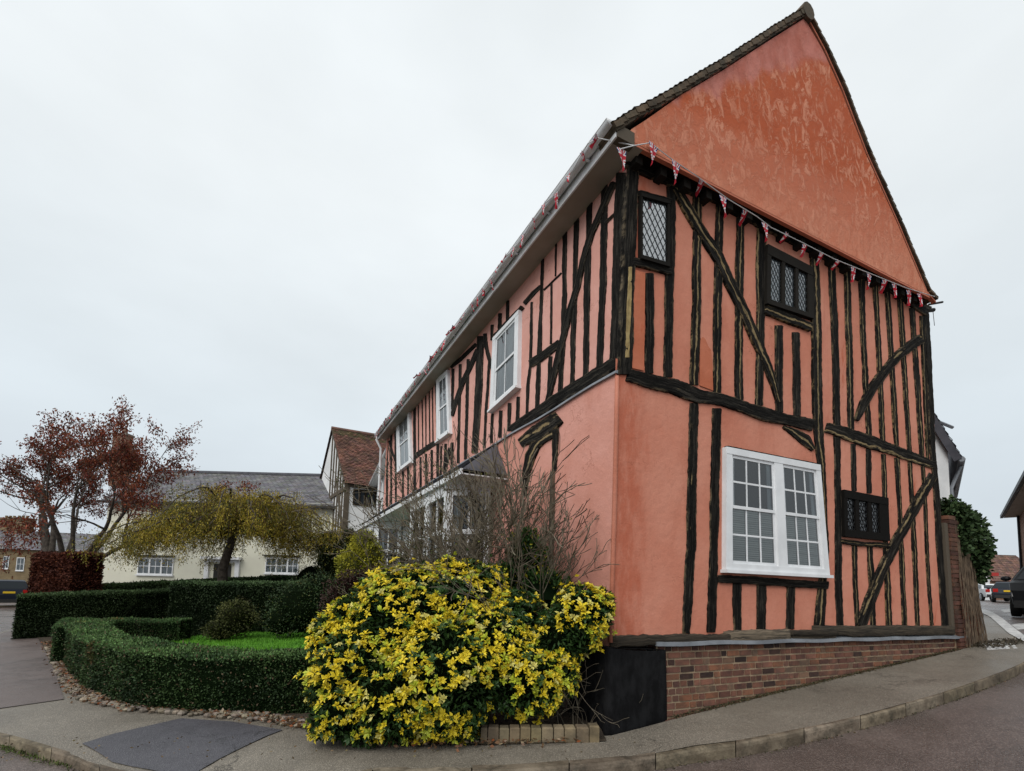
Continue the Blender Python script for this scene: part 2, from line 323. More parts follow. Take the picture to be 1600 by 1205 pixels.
e = rp.color_ramp.elements.new(.45); e.color = (8.1, 8.9, 9.4, 1)
mp = nt.nodes.new('ShaderNodeMapping'); nt.links.new(tc.outputs['Generated'], mp.inputs[0]); mp.inputs['Scale'].default_value = (1, 1, 2.2)
ns = nt.nodes.new('ShaderNodeTexNoise'); nt.links.new(mp.outputs[0], ns.inputs['Vector']); ns.inputs['Scale'].default_value = 2.2; ns.inputs['Detail'].default_value = 5; ns.inputs['Roughness'].default_value = .5
m2 = nt.nodes.new('ShaderNodeMapRange'); nt.links.new(ns.outputs[0], m2.inputs[0]); m2.inputs[1].default_value = .3; m2.inputs[2].default_value = .7; m2.inputs[3].default_value = .915; m2.inputs[4].default_value = 1.04
mu = nt.nodes.new('ShaderNodeMix'); mu.data_type = 'RGBA'; mu.blend_type = 'MULTIPLY'; mu.inputs[0].default_value = 1; nt.links.new(rp.outputs[0], mu.inputs[6]); nt.links.new(m2.outputs[0], mu.inputs[7])
mx = nt.nodes.new('ShaderNodeMix'); mx.data_type = 'RGBA'; mx.inputs[0].default_value = .93; nt.links.new(sky.outputs[0], mx.inputs[6]); nt.links.new(mu.outputs[2], mx.inputs[7])
nt.links.new(mx.outputs[2], bg.inputs[0]); bg.inputs[1].default_value = .1
sd = bpy.data.lights.new('sun', 'SUN'); sd.energy = 2.0; sd.angle = math.radians(45); sd.color = (1, .97, .93)
so = bpy.data.objects.new('sun', sd); COL.objects.link(so); so.rotation_euler = Vector(-SUNDIR).to_track_quat('-Z', 'Y').to_euler()
cam = bpy.data.cameras.new('camera'); co = bpy.data.objects.new('camera', cam); COL.objects.link(co)
cam.sensor_width = 36; cam.sensor_fit = 'HORIZONTAL'; cam.lens = F/1600*36; cam.shift_y = (CY-602.5)/1600; cam.clip_end = 2000; cam.clip_start = .05
from mathutils import Matrix
mw = Matrix.Identity(4)
for i in range(3): mw[i][0] = RT[i]; mw[i][1] = UP[i]; mw[i][2] = -FW[i]; mw[i][3] = EYE[i]
co.matrix_world = mw; SC.camera = co
SC.view_settings.view_transform = 'Standard'; SC.view_settings.look = 'None'; SC.view_settings.exposure = 0

# ------------------------------------------------------------------ timber ribbons, wall patches, windows
def wob(n, amp, seed, f=.35):
    return np.array([mnoise.noise(Vector((i*f, seed*7.31, 0)))*amp for i in range(n)])
_seed = [0]
def ribbon(mb, pl, pts, proud=.028, tan=.3, jit=1.):
    """pts: list of (u,v,w) in photo pixels along the centre line; a hewn timber standing proud of the plaster"""
    _seed[0] += 1; sd_ = _seed[0]
    P = [np.array(p[:2], float) for p in pts]; Wd = [p[2]*.94 for p in pts]; n = len(P)
    Lp = []; Rp = []
    for i in range(n):
        t = P[min(i+1, n-1)]-P[max(i-1, 0)]; t /= np.linalg.norm(t); q = np.array([t[1], -t[0]])*Wd[i]/2
        Lp.append(pl.at(*(P[i]+q))); Rp.append(pl.at(*(P[i]-q)))
    Cn = [(a+b)/2 for a, b in zip(Lp, Rp)]; L = plen(Cn); N = max(4, int(L/.035))
    cum = np.concatenate([[0], np.cumsum([np.linalg.norm(Cn[i]-Cn[i-1]) for i in range(1, n)])])
    A = np.array([[np.interp(k*L/N, cum, [q[j] for q in Lp]) for j in range(3)] for k in range(N+1)])
    B = np.array([[np.interp(k*L/N, cum, [q[j] for q in Rp]) for j in range(3)] for k in range(N+1)])
    X = (B-A)/np.linalg.norm(B-A, axis=1)[:, None]; wd = np.linalg.norm(B-A, axis=1)
    ja = min(.012, wd.mean()*.1)*jit
    A = A + X*(wob(N+1, ja*1.4, sd_, .09)+wob(N+1, ja*.9, sd_+99, .55)+wob(N+1, ja*.5, sd_+199, 1.3))[:, None]; B = B + X*(wob(N+1, ja*1.4, sd_+50, .09)+wob(N+1, ja*.9, sd_+150, .55)+wob(N+1, ja*.5, sd_+250, 1.3))[:, None]
    V = []; uv = []; prof = [(0, -.012), (0.02, .85), (.12, 1), (.5, 1), (.88, 1), (.98, .85), (1, -.012)]
    for k in range(N+1):
        for j, (a, h) in enumerate(prof):
            z = -.012 if h < 0 else proud*h + mnoise.noise(Vector((k*.45, j*1.7, sd_*3.1)))*.006
            if k in (0, N): z = -.012 if k == 0 else z
            V.append(lerp(A[k], B[k], a)+pl.n*z); uv.append((a, k*L/N+sd_*3.7))
    m = len(prof)
    Fs = [(i*m+j, i*m+j+1, (i+1)*m+j+1, (i+1)*m+j) for i in range(N) for j in range(m-1)] + [tuple((N)*m+j for j in range(m))]
    mb.add(V, Fs, uv, (tan, tan, tan))
def timber(root, name, pl, pts, proud=.028, tan=.3, m='timber', jit=1.):
    proud = proud*.62
    mb = MB(); ribbon(mb, pl, pts, proud, tan, jit); return mb.build(name, M[m], root)
def patch(mb, q, nu=50, nv=40, amp=.008, nrm=None, uvf=None, seed=0, col=None):
    """bilinear wall patch TL,TR,BR,BL with slight undulation"""
    TL, TR, BR, BL = q; V = []; uv = []
    for j in range(nv+1):
        for i in range(nu+1):
            a, b = i/nu, j/nv; p = lerp(lerp(TL, TR, a), lerp(BL, BR, a), b)
            e_ = min(a, 1-a, b, 1-b); k = min(1, e_*nu*.5)
            V.append(p+nrm*mnoise.noise(Vector(p*1.1)+Vector((seed, 0, 0)))*amp*k)
            uv.append(uvf(p) if uvf else (a, b))
    Fs = [(j*(nu+1)+i, (j+1)*(nu+1)+i, (j+1)*(nu+1)+i+1, j*(nu+1)+i+1) for j in range(nv) for i in range(nu)]
    mb.add(V, Fs, uv, col)
class Quad:
    def __init__(s, pl, quad): s.c = [pl.at(*p) for p in quad]; s.n = pl.n
    def p(s, a, b, off=0.): TL, TR, BR, BL = s.c; return lerp(lerp(TL, TR, a), lerp(BL, BR, a), b) + s.n*off
    @property
    def w(s): return np.linalg.norm(s.c[1]-s.c[0])
    @property
    def h(s): return np.linalg.norm(s.c[3]-s.c[0])
    def box(s, mb, a0, a1, b0, b1, o0, o1, col=None):
        V = [s.p(a, b, o) for o in (o0, o1) for a, b in ((a0, b0), (a1, b0), (a1, b1), (a0, b1))]
        mb.add(V, [(0, 1, 2, 3), (7, 6, 5, 4), (0, 4, 5, 1), (1, 5, 6, 2), (2, 6, 7, 3), (3, 7, 4, 0)], None, col)
    def rect(s, mb, a0, a1, b0, b1, o, col=None):
        mb.add([s.p(a0, b0, o), s.p(a1, b0, o), s.p(a1, b1, o), s.p(a0, b1, o)], [(3, 2, 1, 0)], [(a0*s.w, b0*s.h), (a1*s.w, b0*s.h), (a1*s.w, b1*s.h), (a0*s.w, b1*s.h)], col)
def leaded(root, pl, quad, lights, label=None, fr=.05, horiz=7, gm='glass_old', sc=1.):
    """black oak window with diamond leaded lights; quad = outer frame, lights = list of (a0,a1,b0,b1)"""
    Q = Quad(pl, quad); mb = MB()
    xs = [0]+[k for l in lights for k in (l[0], l[1])]+[1]; b0, b1 = lights[0][2], lights[0][3]
    for i in range(0, len(xs), 2): Q.box(mb, xs[i], xs[i+1], 0, 1, -.02, .055)
    Q.box(mb, .003, .997, 0, b0, -.02, .06); Q.box(mb, .003, .997, b1, 1, -.02, .06)
    wobj = mb.build('window', M['timber'], root, label=label)
    g = MB(); ld = MB(); bk = MB()
    for a0, a1, b0, b1 in lights:
        Q.rect(g, a0, a1, b0, b1, .03); Q.rect(bk, a0, a1, b0, b1, .018)
        w_, h_ = (a1-a0)*Q.w, (b1-b0)*Q.h; dx, dy = .085*sc, .135*sc
        for sgn in (1, -1):
            for k in range(-30, 60):
                # line x/dx + sgn*y/dy = k
                pts = []
                for x in (0, w_):
                    y = (k-x/dx)*dy*sgn
                    if 0 <= y <= h_: pts.append((x, y))
                for y in (0, h_):
                    x = (k-sgn*y/dy)*dx
                    if 0 < x < w_: pts.append((x, y))
                if len(pts) >= 2:
                    (x0, y0), (x1, y1) = pts[0], pts[1]
                    if math.hypot(x1-x0, y1-y0) < .01: continue
                    nx, ny = -(y1-y0), (x1-x0); l = math.hypot(nx, ny); nx, ny = nx/l*.0032, ny/l*.0032
                    o_ = .036
                    V = [Q.p(a0+(x+sx*nx)/Q.w, b0+(y+sx*ny)/Q.h, o_) for x, y, sx in ((x0, y0, -1), (x1, y1, -1), (x1, y1, 1), (x0, y0, 1))]
                    V += [q - Q.n*.004 for q in V]
                    ld.add(V, [(0, 1, 2, 3), (7, 6, 5, 4), (0, 4, 5, 1), (1, 5, 6, 2), (2, 6, 7, 3), (3, 7, 4, 0)])
    g.build('glass_pane', M[gm], wobj); ld.build('lead_lattice', M['dark_iron'], wobj); bk.build('curtain', M[horiz] if isinstance(horiz, str) else M['net'], wobj)
    return wobj
def sash(root, pl, quad, units, label=None, nx=3, ny=2, rail=.46, sill=True, blind='blind', proud=.05, top_back='dark_int', barw=.012):
    """white vertical sliding sash window; units = list of (a0,a1) glass ranges"""
    Q = Quad(pl, quad); fr = MB(); xs = [0]+[k for l in units for k in (l[0]-.0, l[1]+.0)]+[1]
    fa = .045; tb, bb = .055, .95
    for i in range(0, len(xs), 2): Q.box(fr, xs[i], xs[i+1], 0, 1, -.02, proud)
    Q.box(fr, .002, .998, 0, tb, -.02, proud+.004); Q.box(fr, .002, .998, bb, 1, -.02, proud+.004)
    wobj = fr.build('window', M['white'], root, label=label)
    up = MB(); lo = MB(); g = MB(); bk = MB(); bl = MB(); CU = []; hx, hy = .035/Q.w, .04/Q.h
    for a0, a1 in units:
        Q.rect(bk, a0, a1, tb, bb, .016)
        if blind:
            if blind == 'blind':
                ns_ = 26
                for k in range(ns_):
                    q0 = rail+(bb-rail)*k/ns_; Q.box(bl, a0+.02, a1-.02, q0, q0+(bb-rail)/ns_*.86, .019, .021)
            else:
                for k in range(14): Q.box(bl, a0+(a1-a0)*k/14, a0+(a1-a0)*(k+.9)/14, tb if blind == 'net' else rail, bb, .017, .019+.002*(k % 2))
        if blind == 'blind':
            for x0_, x1_ in ((a0+.01, a0+.05), (a1-.055, a1-.01)): cu_ = MB(); Q.box(cu_, x0_, x1_, tb, rail+.02, .018, .02); CU.append(cu_)
        for (s0, s1, dd, mbs) in ((tb, rail+hy*.5, .046, up), (rail-hy*.5, bb, .034, lo)):
            Q.box(mbs, a0, a0+hx, s0, s1, dd-.012, dd+.006); Q.box(mbs, a1-hx, a1, s0, s1, dd-.012, dd+.006)
            Q.box(mbs, a0+hx, a1-hx, s0, s0+hy, dd-.012, dd+.008); Q.box(mbs, a0+hx, a1-hx, s1-hy, s1, dd-.012, dd+.008)
            for k in range(1, nx): q_ = a0+hx+(a1-a0-2*hx)*k/nx; Q.box(mbs, q_-barw/Q.w, q_+barw/Q.w, s0+hy, s1-hy, dd-.006, dd+.004)
            for k in range(1, ny): q_ = s0+hy+(s1-s0-2*hy)*k/ny; Q.box(mbs, a0+hx, a1-hx, q_-barw/Q.h, q_+barw/Q.h, dd-.005, dd+.005)
            Q.rect(g, a0+hx, a1-hx, s0+hy, s1-hy, dd)
    up.build('upper_sash', M['white'], wobj); lo.build('lower_sash', M['white'], wobj); g.build('glass_pane', M['glass'], wobj)
    bk.build('room_behind', M[top_back], wobj)
    if blind: bl.build('window_blind' if blind == 'blind' else 'curtain', M['blind' if blind == 'blind' else 'net'], wobj)
    for cu_ in CU: cu_.build('curtain', M['net'], wobj)
    if sill:
        sm = MB(); Q.box(sm, -.012, 1.012, 1.0, 1.0+.04/Q.h, -.02, proud+.035); sm.build('window_sill', M['white'], wobj)
    return wobj

# ================================================================== THE PINK HOUSE
HOUSE = thing('timber_framed_house', C0g, 'tall pink and orange timber-framed corner house with black studs and steep plain gable', 'house')
# walls -----------------------------------------------------------
mb = MB(); g_ = lambda u, v, o=0: PG.at(u, v, o)
patch(mb, (g_(962, 560), g_(1455, 700), g_(1479, 990), g_(954, 1004)), 70, 40, .004, NG); mb.build('wall', M['salmon'], HOUSE, smooth=True, label='salmon lower gable wall')
mb = MB(); patch(mb, (g_(981, 236, -.004), g_(1449, 470, -.004), g_(1456, 722, -.004), g_(970.5, 590, -.004)), 70, 50, .004, NG); mb.build('wall', M['salmon'], HOUSE, smooth=True, label='salmon upper gable wall')
END = 12.75
def strip(pl, uvs, t0, t1): pass
def on(pl, s, z):                                      # point on a street-front plane, s metres along from the corner, height z
    p = C0 + D2*s; p = np.array([p[0], p[1], z]); k = (pl.P0-p)@pl.n/(D1@pl.n); return p+D1*k
zj, ze = 4.05, 6.58
mb = MB(); patch(mb, (on(PLL, END, zj), on(PLL, 0.0, zj-.02), on(PLL, 0.0, .8), on(PLL, END, .3)), 90, 30, .014, PLL.n); mb.build('wall', M['pink_low'], HOUSE, smooth=True, label='plain pink lower street wall')
mb = MB(); patch(mb, (on(PLU, END, ze+.1), on(PLU, 0.0, ze+.1), on(PLU, 0.0, zj-.05), on(PLU, END, zj-.05)), 110, 24, .004, PLU.n); mb.build('wall', M['pink'], HOUSE, smooth=True, label='pink striped upper street wall')
mb = MB()                                              # hidden far and rear walls
b0 = C0+D2*END; mb.prism([np.array([*(C0+D2*END+D1*.12)[:2], .2]), np.array([*(C0+D2*END+D1*7.1)[:2], .6]), np.array([*(C0+D2*END+D1*7.1)[:2], 6.9]), np.array([*(C0+D2*END+D1*3.67)[:2], 10.4]), np.array([*(C0+D2*END+D1*.12)[:2], 6.7])], -D2*.15)
q0 = C0+D1*7.05; mb.box([q0[0], q0[1], .5]+D2*.05, D2*(END-.2), D1*.12, ZV*6.3)
mb.build('rear_wall', M['pink_low'], HOUSE)
# orange repaired panels
mb = MB()
for pg in ([(981, 419), (1007, 428), (1005, 580), (979, 574)], [(1093, 532), (1097, 527), (1101, 531), (1105, 541), (1110, 548), (1112, 575), (1113, 611), (1092, 603)]):
    mb = MB(); mb.prism([g_(*p, .008) for p in pg][::-1], NG*.006); mb.build('plaster_patch', M['orange'], HOUSE, label='fresh orange plaster panel')
mb = MB()                                              # corner roll of red render
cp = [PG.at(955.5+.0*k, 1004)*1 for k in (0,)]
pts_ = [PG.at(u, v)+PLL.n*.0 for u, v in ((954.5, 1004), (957, 900), (960.5, 780), (963, 660), (964, 588))]
mb.tube(pts_, [.03, .026, .028, .026, .022], 8); mb.build('corner_render', M['redroll'], HOUSE, smooth=True)
# timbers of the gable face -----------------------------------------
def T(name, pts, tan=.3, proud=.028, pl=PG, jit=1.): return timber(HOUSE, name, pl, pts, proud, tan, jit=jit)
T('corner_post', [(989, 258, 20), (985, 330, 22), (980, 450, 22), (975, 586, 24)], .25, .04)
studs = [([(1014, 425, 14), (1015, 500, 14), (1014, 584, 14)], .2), ([(1048, 290, 14), (1048, 380, 15), (1045, 450, 14), (1044, 520, 14), (1043, 590, 14)], .35),
 ([(1089, 303, 14), (1088, 400, 14), (1087, 520, 14.5), (1083, 602, 15)], .75), ([(1125, 318, 13), (1122, 400, 13), (1120, 520, 13), (1119.5, 614, 13)], .55),
 ([(1156, 334, 13), (1155, 430, 13), (1154, 520, 13), (1154, 626, 13)], .75), ([(1190, 355, 15), (1188, 430, 15), (1187.5, 520, 13), (1185, 634, 13)], .7),
 ([(1216, 507, 12.5), (1216.5, 570, 12.5), (1217, 645, 12.5)], .45), ([(1243, 518, 11.5), (1244, 580, 11.5), (1244.5, 650, 11.5)], .15),
 ([(1298.5, 409, 10.5), (1302, 480, 11), (1305, 560, 11), (1307, 667, 11)], .45), ([(1323, 420, 10), (1325.5, 520, 10.5), (1328, 600, 10), (1329, 672, 10)], .8),
 ([(1345.5, 430, 9.5), (1348, 520, 8.5), (1352, 600, 8.5), (1357.5, 682, 8)], .6), ([(1366.5, 442, 9), (1371, 520, 7.5), (1374, 580, 8), (1378.5, 690, 8)], .85),
 ([(1385.5, 455, 8.5), (1390, 520, 8), (1394, 590, 8), (1400, 697, 7.5)], .85), ([(1405.5, 466, 8), (1409, 520, 8), (1413, 590, 7.5), (1420.5, 707, 7)], .8),
 ([(1424, 480, 8), (1429, 545, 7.5), (1433, 600, 8), (1440, 716, 8)], .5), ([(1440, 492, 8), (1444, 590, 6.5), (1449, 722, 5)], .85),
 ([(1084, 628, 15), (1082, 700, 15), (1079, 840, 15.5), (1076, 900, 15.5), (1072, 990, 13)], .35), ([(1119.5, 636, 15), (1116, 754, 15), (1115, 840, 15), (1113, 900, 15), (1110, 988, 15)], .35),
 ([(1151, 908, 14.5), (1151, 986, 13)], .35), ([(1189, 910, 14.5), (1188, 984, 14)], .25), ([(1235, 912, 14.5), (1234, 983, 13)], .35),
 ([(1307, 680, 10.5), (1308.5, 800, 10.5), (1309.5, 920, 11), (1312, 981, 11)], .15), ([(1332.5, 692, 8), (1333.5, 768, 8)], .15), ([(1334, 846, 8), (1336, 920, 8), (1339, 980, 8)], .75),
 ([(1356, 700, 8), (1357, 771, 8)], .2), ([(1358, 850, 9), (1360, 890, 10), (1362, 930, 10), (1363.5, 980, 9)], .7), ([(1379.5, 708, 7.5), (1382, 790, 7.5), (1383, 860, 8), (1386, 910, 9), (1388.5, 980, 10)], .75),
 ([(1400.5, 714, 7.5), (1404.5, 790, 7), (1408, 870, 8), (1412.5, 980, 8)], .85), ([(1420.5, 720, 7.5), (1424.5, 790, 6.5), (1428.5, 870, 8), (1433, 980, 7)], .7), ([(1441, 726, 6), (1445, 790, 5.5), (1449, 890, 5.5), (1455, 977, 4.5)], .7)]
for pts, tn in studs: T('stud', pts, tn)
T('main_post', [(1271, 388, 13), (1273, 440, 14), (1274.5, 497, 16), (1276, 640, 16), (1281, 715, 14), (1286, 790, 10), (1290, 862, 8), (1284, 910, 14), (1279, 984, 17)], .75, .036)
T('corner_post', [(1446, 488, 8), (1450, 560, 9), (1456, 700, 9), (1462, 770, 9), (1467, 860, 10), (1472, 930, 10), (1477, 990, 11)], .3, .036)
T('brace', [(1053, 292, 15), (1070, 322, 17), (1087, 352, 17), (1121, 403, 17), (1149, 462, 17), (1180, 531, 16), (1200, 578, 13), (1216, 629, 8)], .8, .045)
T('brace', [(1440, 529, 18), (1420, 541, 17), (1401, 557, 16), (1383, 578, 16), (1362, 607, 15), (1349, 630, 14), (1337, 657, 8)], .45, .045)
T('brace', [(1458, 741, 15), (1434, 783, 17), (1403, 839, 17), (1383, 877, 17.5), (1359, 934, 18), (1344, 978, 18)], .5, .045)
T('rail', [(978, 586, 20), (1019, 598, 24), (1050, 604, 26), (1089, 619, 24), (1129, 626, 20), (1160, 636, 20), (1191, 648, 22), (1223, 655.5, 18), (1268, 665, 20)], .3, .05)
T('rail', [(1289, 668, 17), (1329.5, 681, 21), (1355, 690, 22), (1386, 701, 18), (1420, 713, 17), (1457, 727, 12)], .6, .05)
T('tie_beam', [(978, 250, 26), (1000, 262, 24), (1047, 283, 20), (1081, 297, 18), (1121, 312, 18), (1154, 331, 18), (1194, 353, 17), (1240, 376, 15), (1293, 402, 14), (1349, 429, 13), (1377, 443, 12), (1414, 466, 14), (1449, 488, 18)], .3, .05)
T('knee_brace', [(1222, 666, 5), (1240, 676, 14), (1258, 688, 20), (1270, 703, 8)], .7, .034)
T('window_lintel', [(994, 303, 11), (1046, 318, 11)], .2, .05)
T('window_board', [(984, 409, 12), (1015, 416, 11), (1048, 425, 12)], .3, .055)
T('window_board', [(1192, 484, 14), (1225, 497, 16), (1266, 512, 15)], .85, .055)
T('window_board', [(1120, 904, 13), (1200, 909, 13), (1291, 915, 12)], .1, .06)
T('window_board', [(1311, 846, 8), (1345, 850, 8), (1387, 853, 8)], .7, .06)
timber(HOUSE, 'ochre_strip', PG, [(983, 415, 6), (981, 470, 8), (979, 520, 8), (978, 560, 7)], .046, .3, 'tan')
for a, b, wv in (((1131, 699), (1275, 727), 4),): T('window_lintel', [(*a, wv), (*b, wv)], .1, .075)
# sill beam: dark left, bare oak mid, dark right
def oak(pts, col, proud=.07):
    mb_ = MB(); ribbon(mb_, PG, pts, proud, col, 1.2); return mb_
mbo = oak([(953, 1002, 20), (1020, 1001, 19), (1100, 999, 18), (1134, 998, 17)], .28, .08); mbo.build('sill_beam', M['oak'], HOUSE, smooth=True)
mbo = oak([(1130, 996, 22), (1180, 994, 21), (1226, 993, 21)], .95, .085); mbo.build('sill_beam', M['oak'], HOUSE, smooth=True, label='bare pale oak sill beam')
mbo = oak([(1224, 988, 8), (1262, 989, 9), (1297, 989, 9)], .25, .11); mbo.build('sill_beam', M['oak'], HOUSE, smooth=True)
mbo = oak([(1228, 996, 14), (1270, 995, 13), (1298, 993, 14)], .6, .075); mbo.build('sill_beam', M['oak'], HOUSE, smooth=True)
mbo = oak([(1268, 985, 16), (1340, 986, 18), (1400, 985, 17), (1482, 985, 15)], .35, .09); mbo.build('sill_beam', M['oak'], HOUSE, smooth=True)
# windows
leaded(HOUSE, PG, [(997, 306), (1042, 318), (1042, 421), (997, 408)], [(.06, .93, .055, .945)], 'single leaded upper window beside the corner post', horiz='net')
leaded(HOUSE, PG, [(1194, 385), (1264.6, 421), (1266, 501), (1192.7, 477)], [(.08, .31, .17, .92), (.375, .60, .17, .92), (.665, .88, .17, .92)], 'three-light leaded upper window', gm='glass_mid', sc=.8, horiz='net')
leaded(HOUSE, PG, [(1312.6, 766), (1382, 779), (1384.6, 846), (1314, 839)], [(.07, .24, .17, .84), (.32, .52, .17, .84), (.60, .78, .17, .84)], 'small dark leaded lower window', horiz='dark_int', gm='glass_dk', sc=.8)
sash(HOUSE, PG, [(1128, 700), (1274.5, 728), (1289, 899), (1127.4, 890)], [(.055, .475), (.565, .945)], 'wide white double sash window leaning on the gable wall', rail=.485, proud=.07, top_back='dark_int')
# soffit under the gable triangle with joist ends
def tq(u, v, o=0.): return PT.at(u, v, o)
mb = MB()
base = [(984, 219), (1100, 279), (1200, 331), (1300, 383), (1380, 425), (1453, 463)]
bp = [tq(*q) for q in base]
for a, b in zip(bp[:-1], bp[1:]): mb.add([a, b, b+D2*.26, a+D2*.26], [(0, 1, 2, 3)])
mb.build('gable_soffit', M['timber'], HOUSE)
mb = MB()
for k in range(17):
    p = lerp(tq(990, 222), tq(1450, 461), (k+.3)/17); wj = .09+.03*random.random()
    mb.box(p+D2*.09-ZV*.12, D1*wj, D2*.3, ZV*.11)
mb.build('joist_ends', M['timber'], HOUSE)
mb = MB()
for k in range(60):
    pass
# gable triangle ----------------------------------------------------
prof_l = [(946, 198), (990, 180), (1010, 186), (1065, 147), (1129, 109.5), (1193, 68), (1256.5, 29)]
lowL = tq(984, 219); O2 = np.array([*lowL[:2], 0])
def tri_uv(p): return ((p-lowL)@D1, p[2]-7.0)
Lp = [tq(*q) for q in ((982, 205), (1010, 187), (1065, 148), (1129, 110.5), (1193, 69), (1256.5, 29))]
Rp_ = [tq(*q) for q in ((1453, 463), (1437, 433), (1401, 347), (1353, 241), (1314, 141), (1286, 79), (1257.5, 29.5))]
mb = MB(); NR = 60; NC = 60; V = []; uv = []
LL_ = [bp[0]]+Lp; 
def side(P, n):
    L = plen(P); return [polyline_at(P, L*k/n) for k in range(n+1)]
# rows by height: param along base -> interpolate to apex following curved verges
A_ = side(LL_, NR); zs = np.array([p[2] for p in A_]); B_ = side(Rp_, NR)
Bb = side([tq(1453, 463)]+Rp_[1:], NR)
for j in range(NR+1):
    a, b = A_[j], Bb[j]
    for i in range(NC+1):
        p = lerp(a, b, i/NC); k = min(1, min(i, NC-i, j, NR-j)*.5)
        base_sag = 0
        V.append(p+NG*mnoise.noise(Vector(p*.9))*.02*k); uv.append(tri_uv(p))
Fs = [(j*(NC+1)+i, j*(NC+1)+i+1, (j+1)*(NC+1)+i+1, (j+1)*(NC+1)+i) for j in range(NR) for i in range(NC)]
mb.add(V, Fs, uv); mb.build('gable_render', M['gable'], HOUSE, smooth=True, label='weathered orange gable triangle')
mb = MB()                                              # thin return under the render
for a, b in zip(bp[:-1], bp[1:]): mb.box(a+D2*.003, b-a, D2*.05, -ZV*.03)
mb.build('drip_board', M['gable'], HOUSE)
# roof ---------------------------------------------------------------
def tiles(mb, top, bot, along, n_rows, tw, th=.016, jit=.004, cj=.25, colf=None):
    """rows of tiles on the quad: eave line bot->bot+along, ridge line top->top+along"""
    Ls = np.linalg.norm(along); nt_ = max(1, int(Ls/tw)); up_ = top-bot; g = up_/n_rows; nrm = norm(np.cross(along, up_)); 
    if nrm[2] < 0: nrm = -nrm
    V = []; Q = []; C = []; k = 0
    for r in range(n_rows):
        for c in range(nt_+1):
            o = (r % 2)*.5; x0 = max(0, (c-o)/nt_); x1 = min(1, (c+1-o)/nt_-.02/nt_*4)
            if x1 <= x0: continue
            j1, j2 = random.uniform(-1, 1)*jit, random.uniform(0, 1)*jit*2
            a = bot+g*r-g*.03*random.random()+along*x0; b = bot+g*r-g*.03*random.random()+along*x1
            c_ = b+g*1.15; d_ = a+g*1.15; e1 = nrm*(th+j2+.01); e2 = nrm*(.004)
            V += [a+e1, b+e1+nrm*j1, c_+e2, d_+e2, a+e1-nrm*th*1.3, b+e1-nrm*th*1.3]
            Q += [(k, k+1, k+2, k+3), (k+4, k+5, k+1, k)]
            f = 1+random.uniform(-cj, cj); cc = (f, f*random.uniform(.93, 1.07), f*random.uniform(.9, 1.1))
            if colf: cc = tuple(np.array(cc)*colf(r/n_rows, x0))
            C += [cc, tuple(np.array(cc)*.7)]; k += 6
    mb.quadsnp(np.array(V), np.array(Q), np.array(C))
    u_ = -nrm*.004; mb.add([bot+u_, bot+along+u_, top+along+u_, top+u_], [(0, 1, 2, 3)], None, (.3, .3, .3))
RL = END+.35
verL = [(943, 205), (990, 174), (1021.6, 158.5), (1069, 130.5), (1129, 95.5), (1209, 43.5), (1248.6, 19.5), (1259, 17)]
verR = [(1463, 467), (1450, 452), (1406, 346), (1358, 239), (1320, 139), (1292, 76), (1262, 20)]
VL = [tq(*q)+NG*.03 for q in verL]; VL[0] = lerp(VL[0], VL[1], .27); VR = [tq(*q)+NG*.03 for q in verR]
mb = MB()
for a, b in zip(VL[:-1], VL[1:]):
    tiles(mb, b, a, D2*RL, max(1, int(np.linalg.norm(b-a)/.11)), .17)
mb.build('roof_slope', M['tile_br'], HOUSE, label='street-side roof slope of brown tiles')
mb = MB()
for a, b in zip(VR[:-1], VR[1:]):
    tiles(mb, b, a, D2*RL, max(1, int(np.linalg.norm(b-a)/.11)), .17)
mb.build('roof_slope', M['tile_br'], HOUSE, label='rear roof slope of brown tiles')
mb = MB()                                               # verge: stepped tile edges
for Vv, th_ in ((VL, .10), (VR, .03)):
    L = plen(Vv); n = int(L/.11)
    for k in range(n):
        a = polyline_at(Vv, L*k/n); b = polyline_at(Vv, L*(k+1.25)/n); dn = norm(np.cross(b-a, NG)); 
        if dn[2] > 0: dn = -dn
        jt = random.uniform(0, .012); f = random.uniform(.7, 1.25)
        mb.box(a-dn*.012+NG*jt, b-a+dn*.018, D2*.3, dn*(min(th_, .05)+random.uniform(0, .012)), (f, f*.97, f*.9))
        if th_ > .05: f = random.uniform(.5, .95); mb.box(a+dn*.035-NG*random.uniform(.004, .02), b-a+dn*.01, D2*.3, dn*(.032+random.uniform(0, .014)), (f, f*.95, f*.85))
mb.build('verge_tiles', M['tile_br'], HOUSE)
mb = MB(); mb.tube([VL[-1]+NG*.02-ZV*.05, VL[-1]+D2*RL-ZV*.05], .13, 10); mb.build('ridge_tiles', M['tile_br'], HOUSE)
mb = MB()                                               # verge soffit edge
for Vv in (VL[1:], VR):
    for a, b in zip(Vv[:-1], Vv[1:]):
        dn = norm(np.cross(b-a, NG)); dn = -dn if dn[2] > 0 else dn
        mb.box(a+dn*.05+NG*-.028, b-a, D2*.06, dn*.03)
mb.build('verge_fillet', M['gable'], HOUSE)
mb = MB(); mb.prism([p-NG*.1-ZV*.03 for p in (VL[0], VL[-1])]+[VR[0]-NG*.1-ZV*.03], D2*.02); 
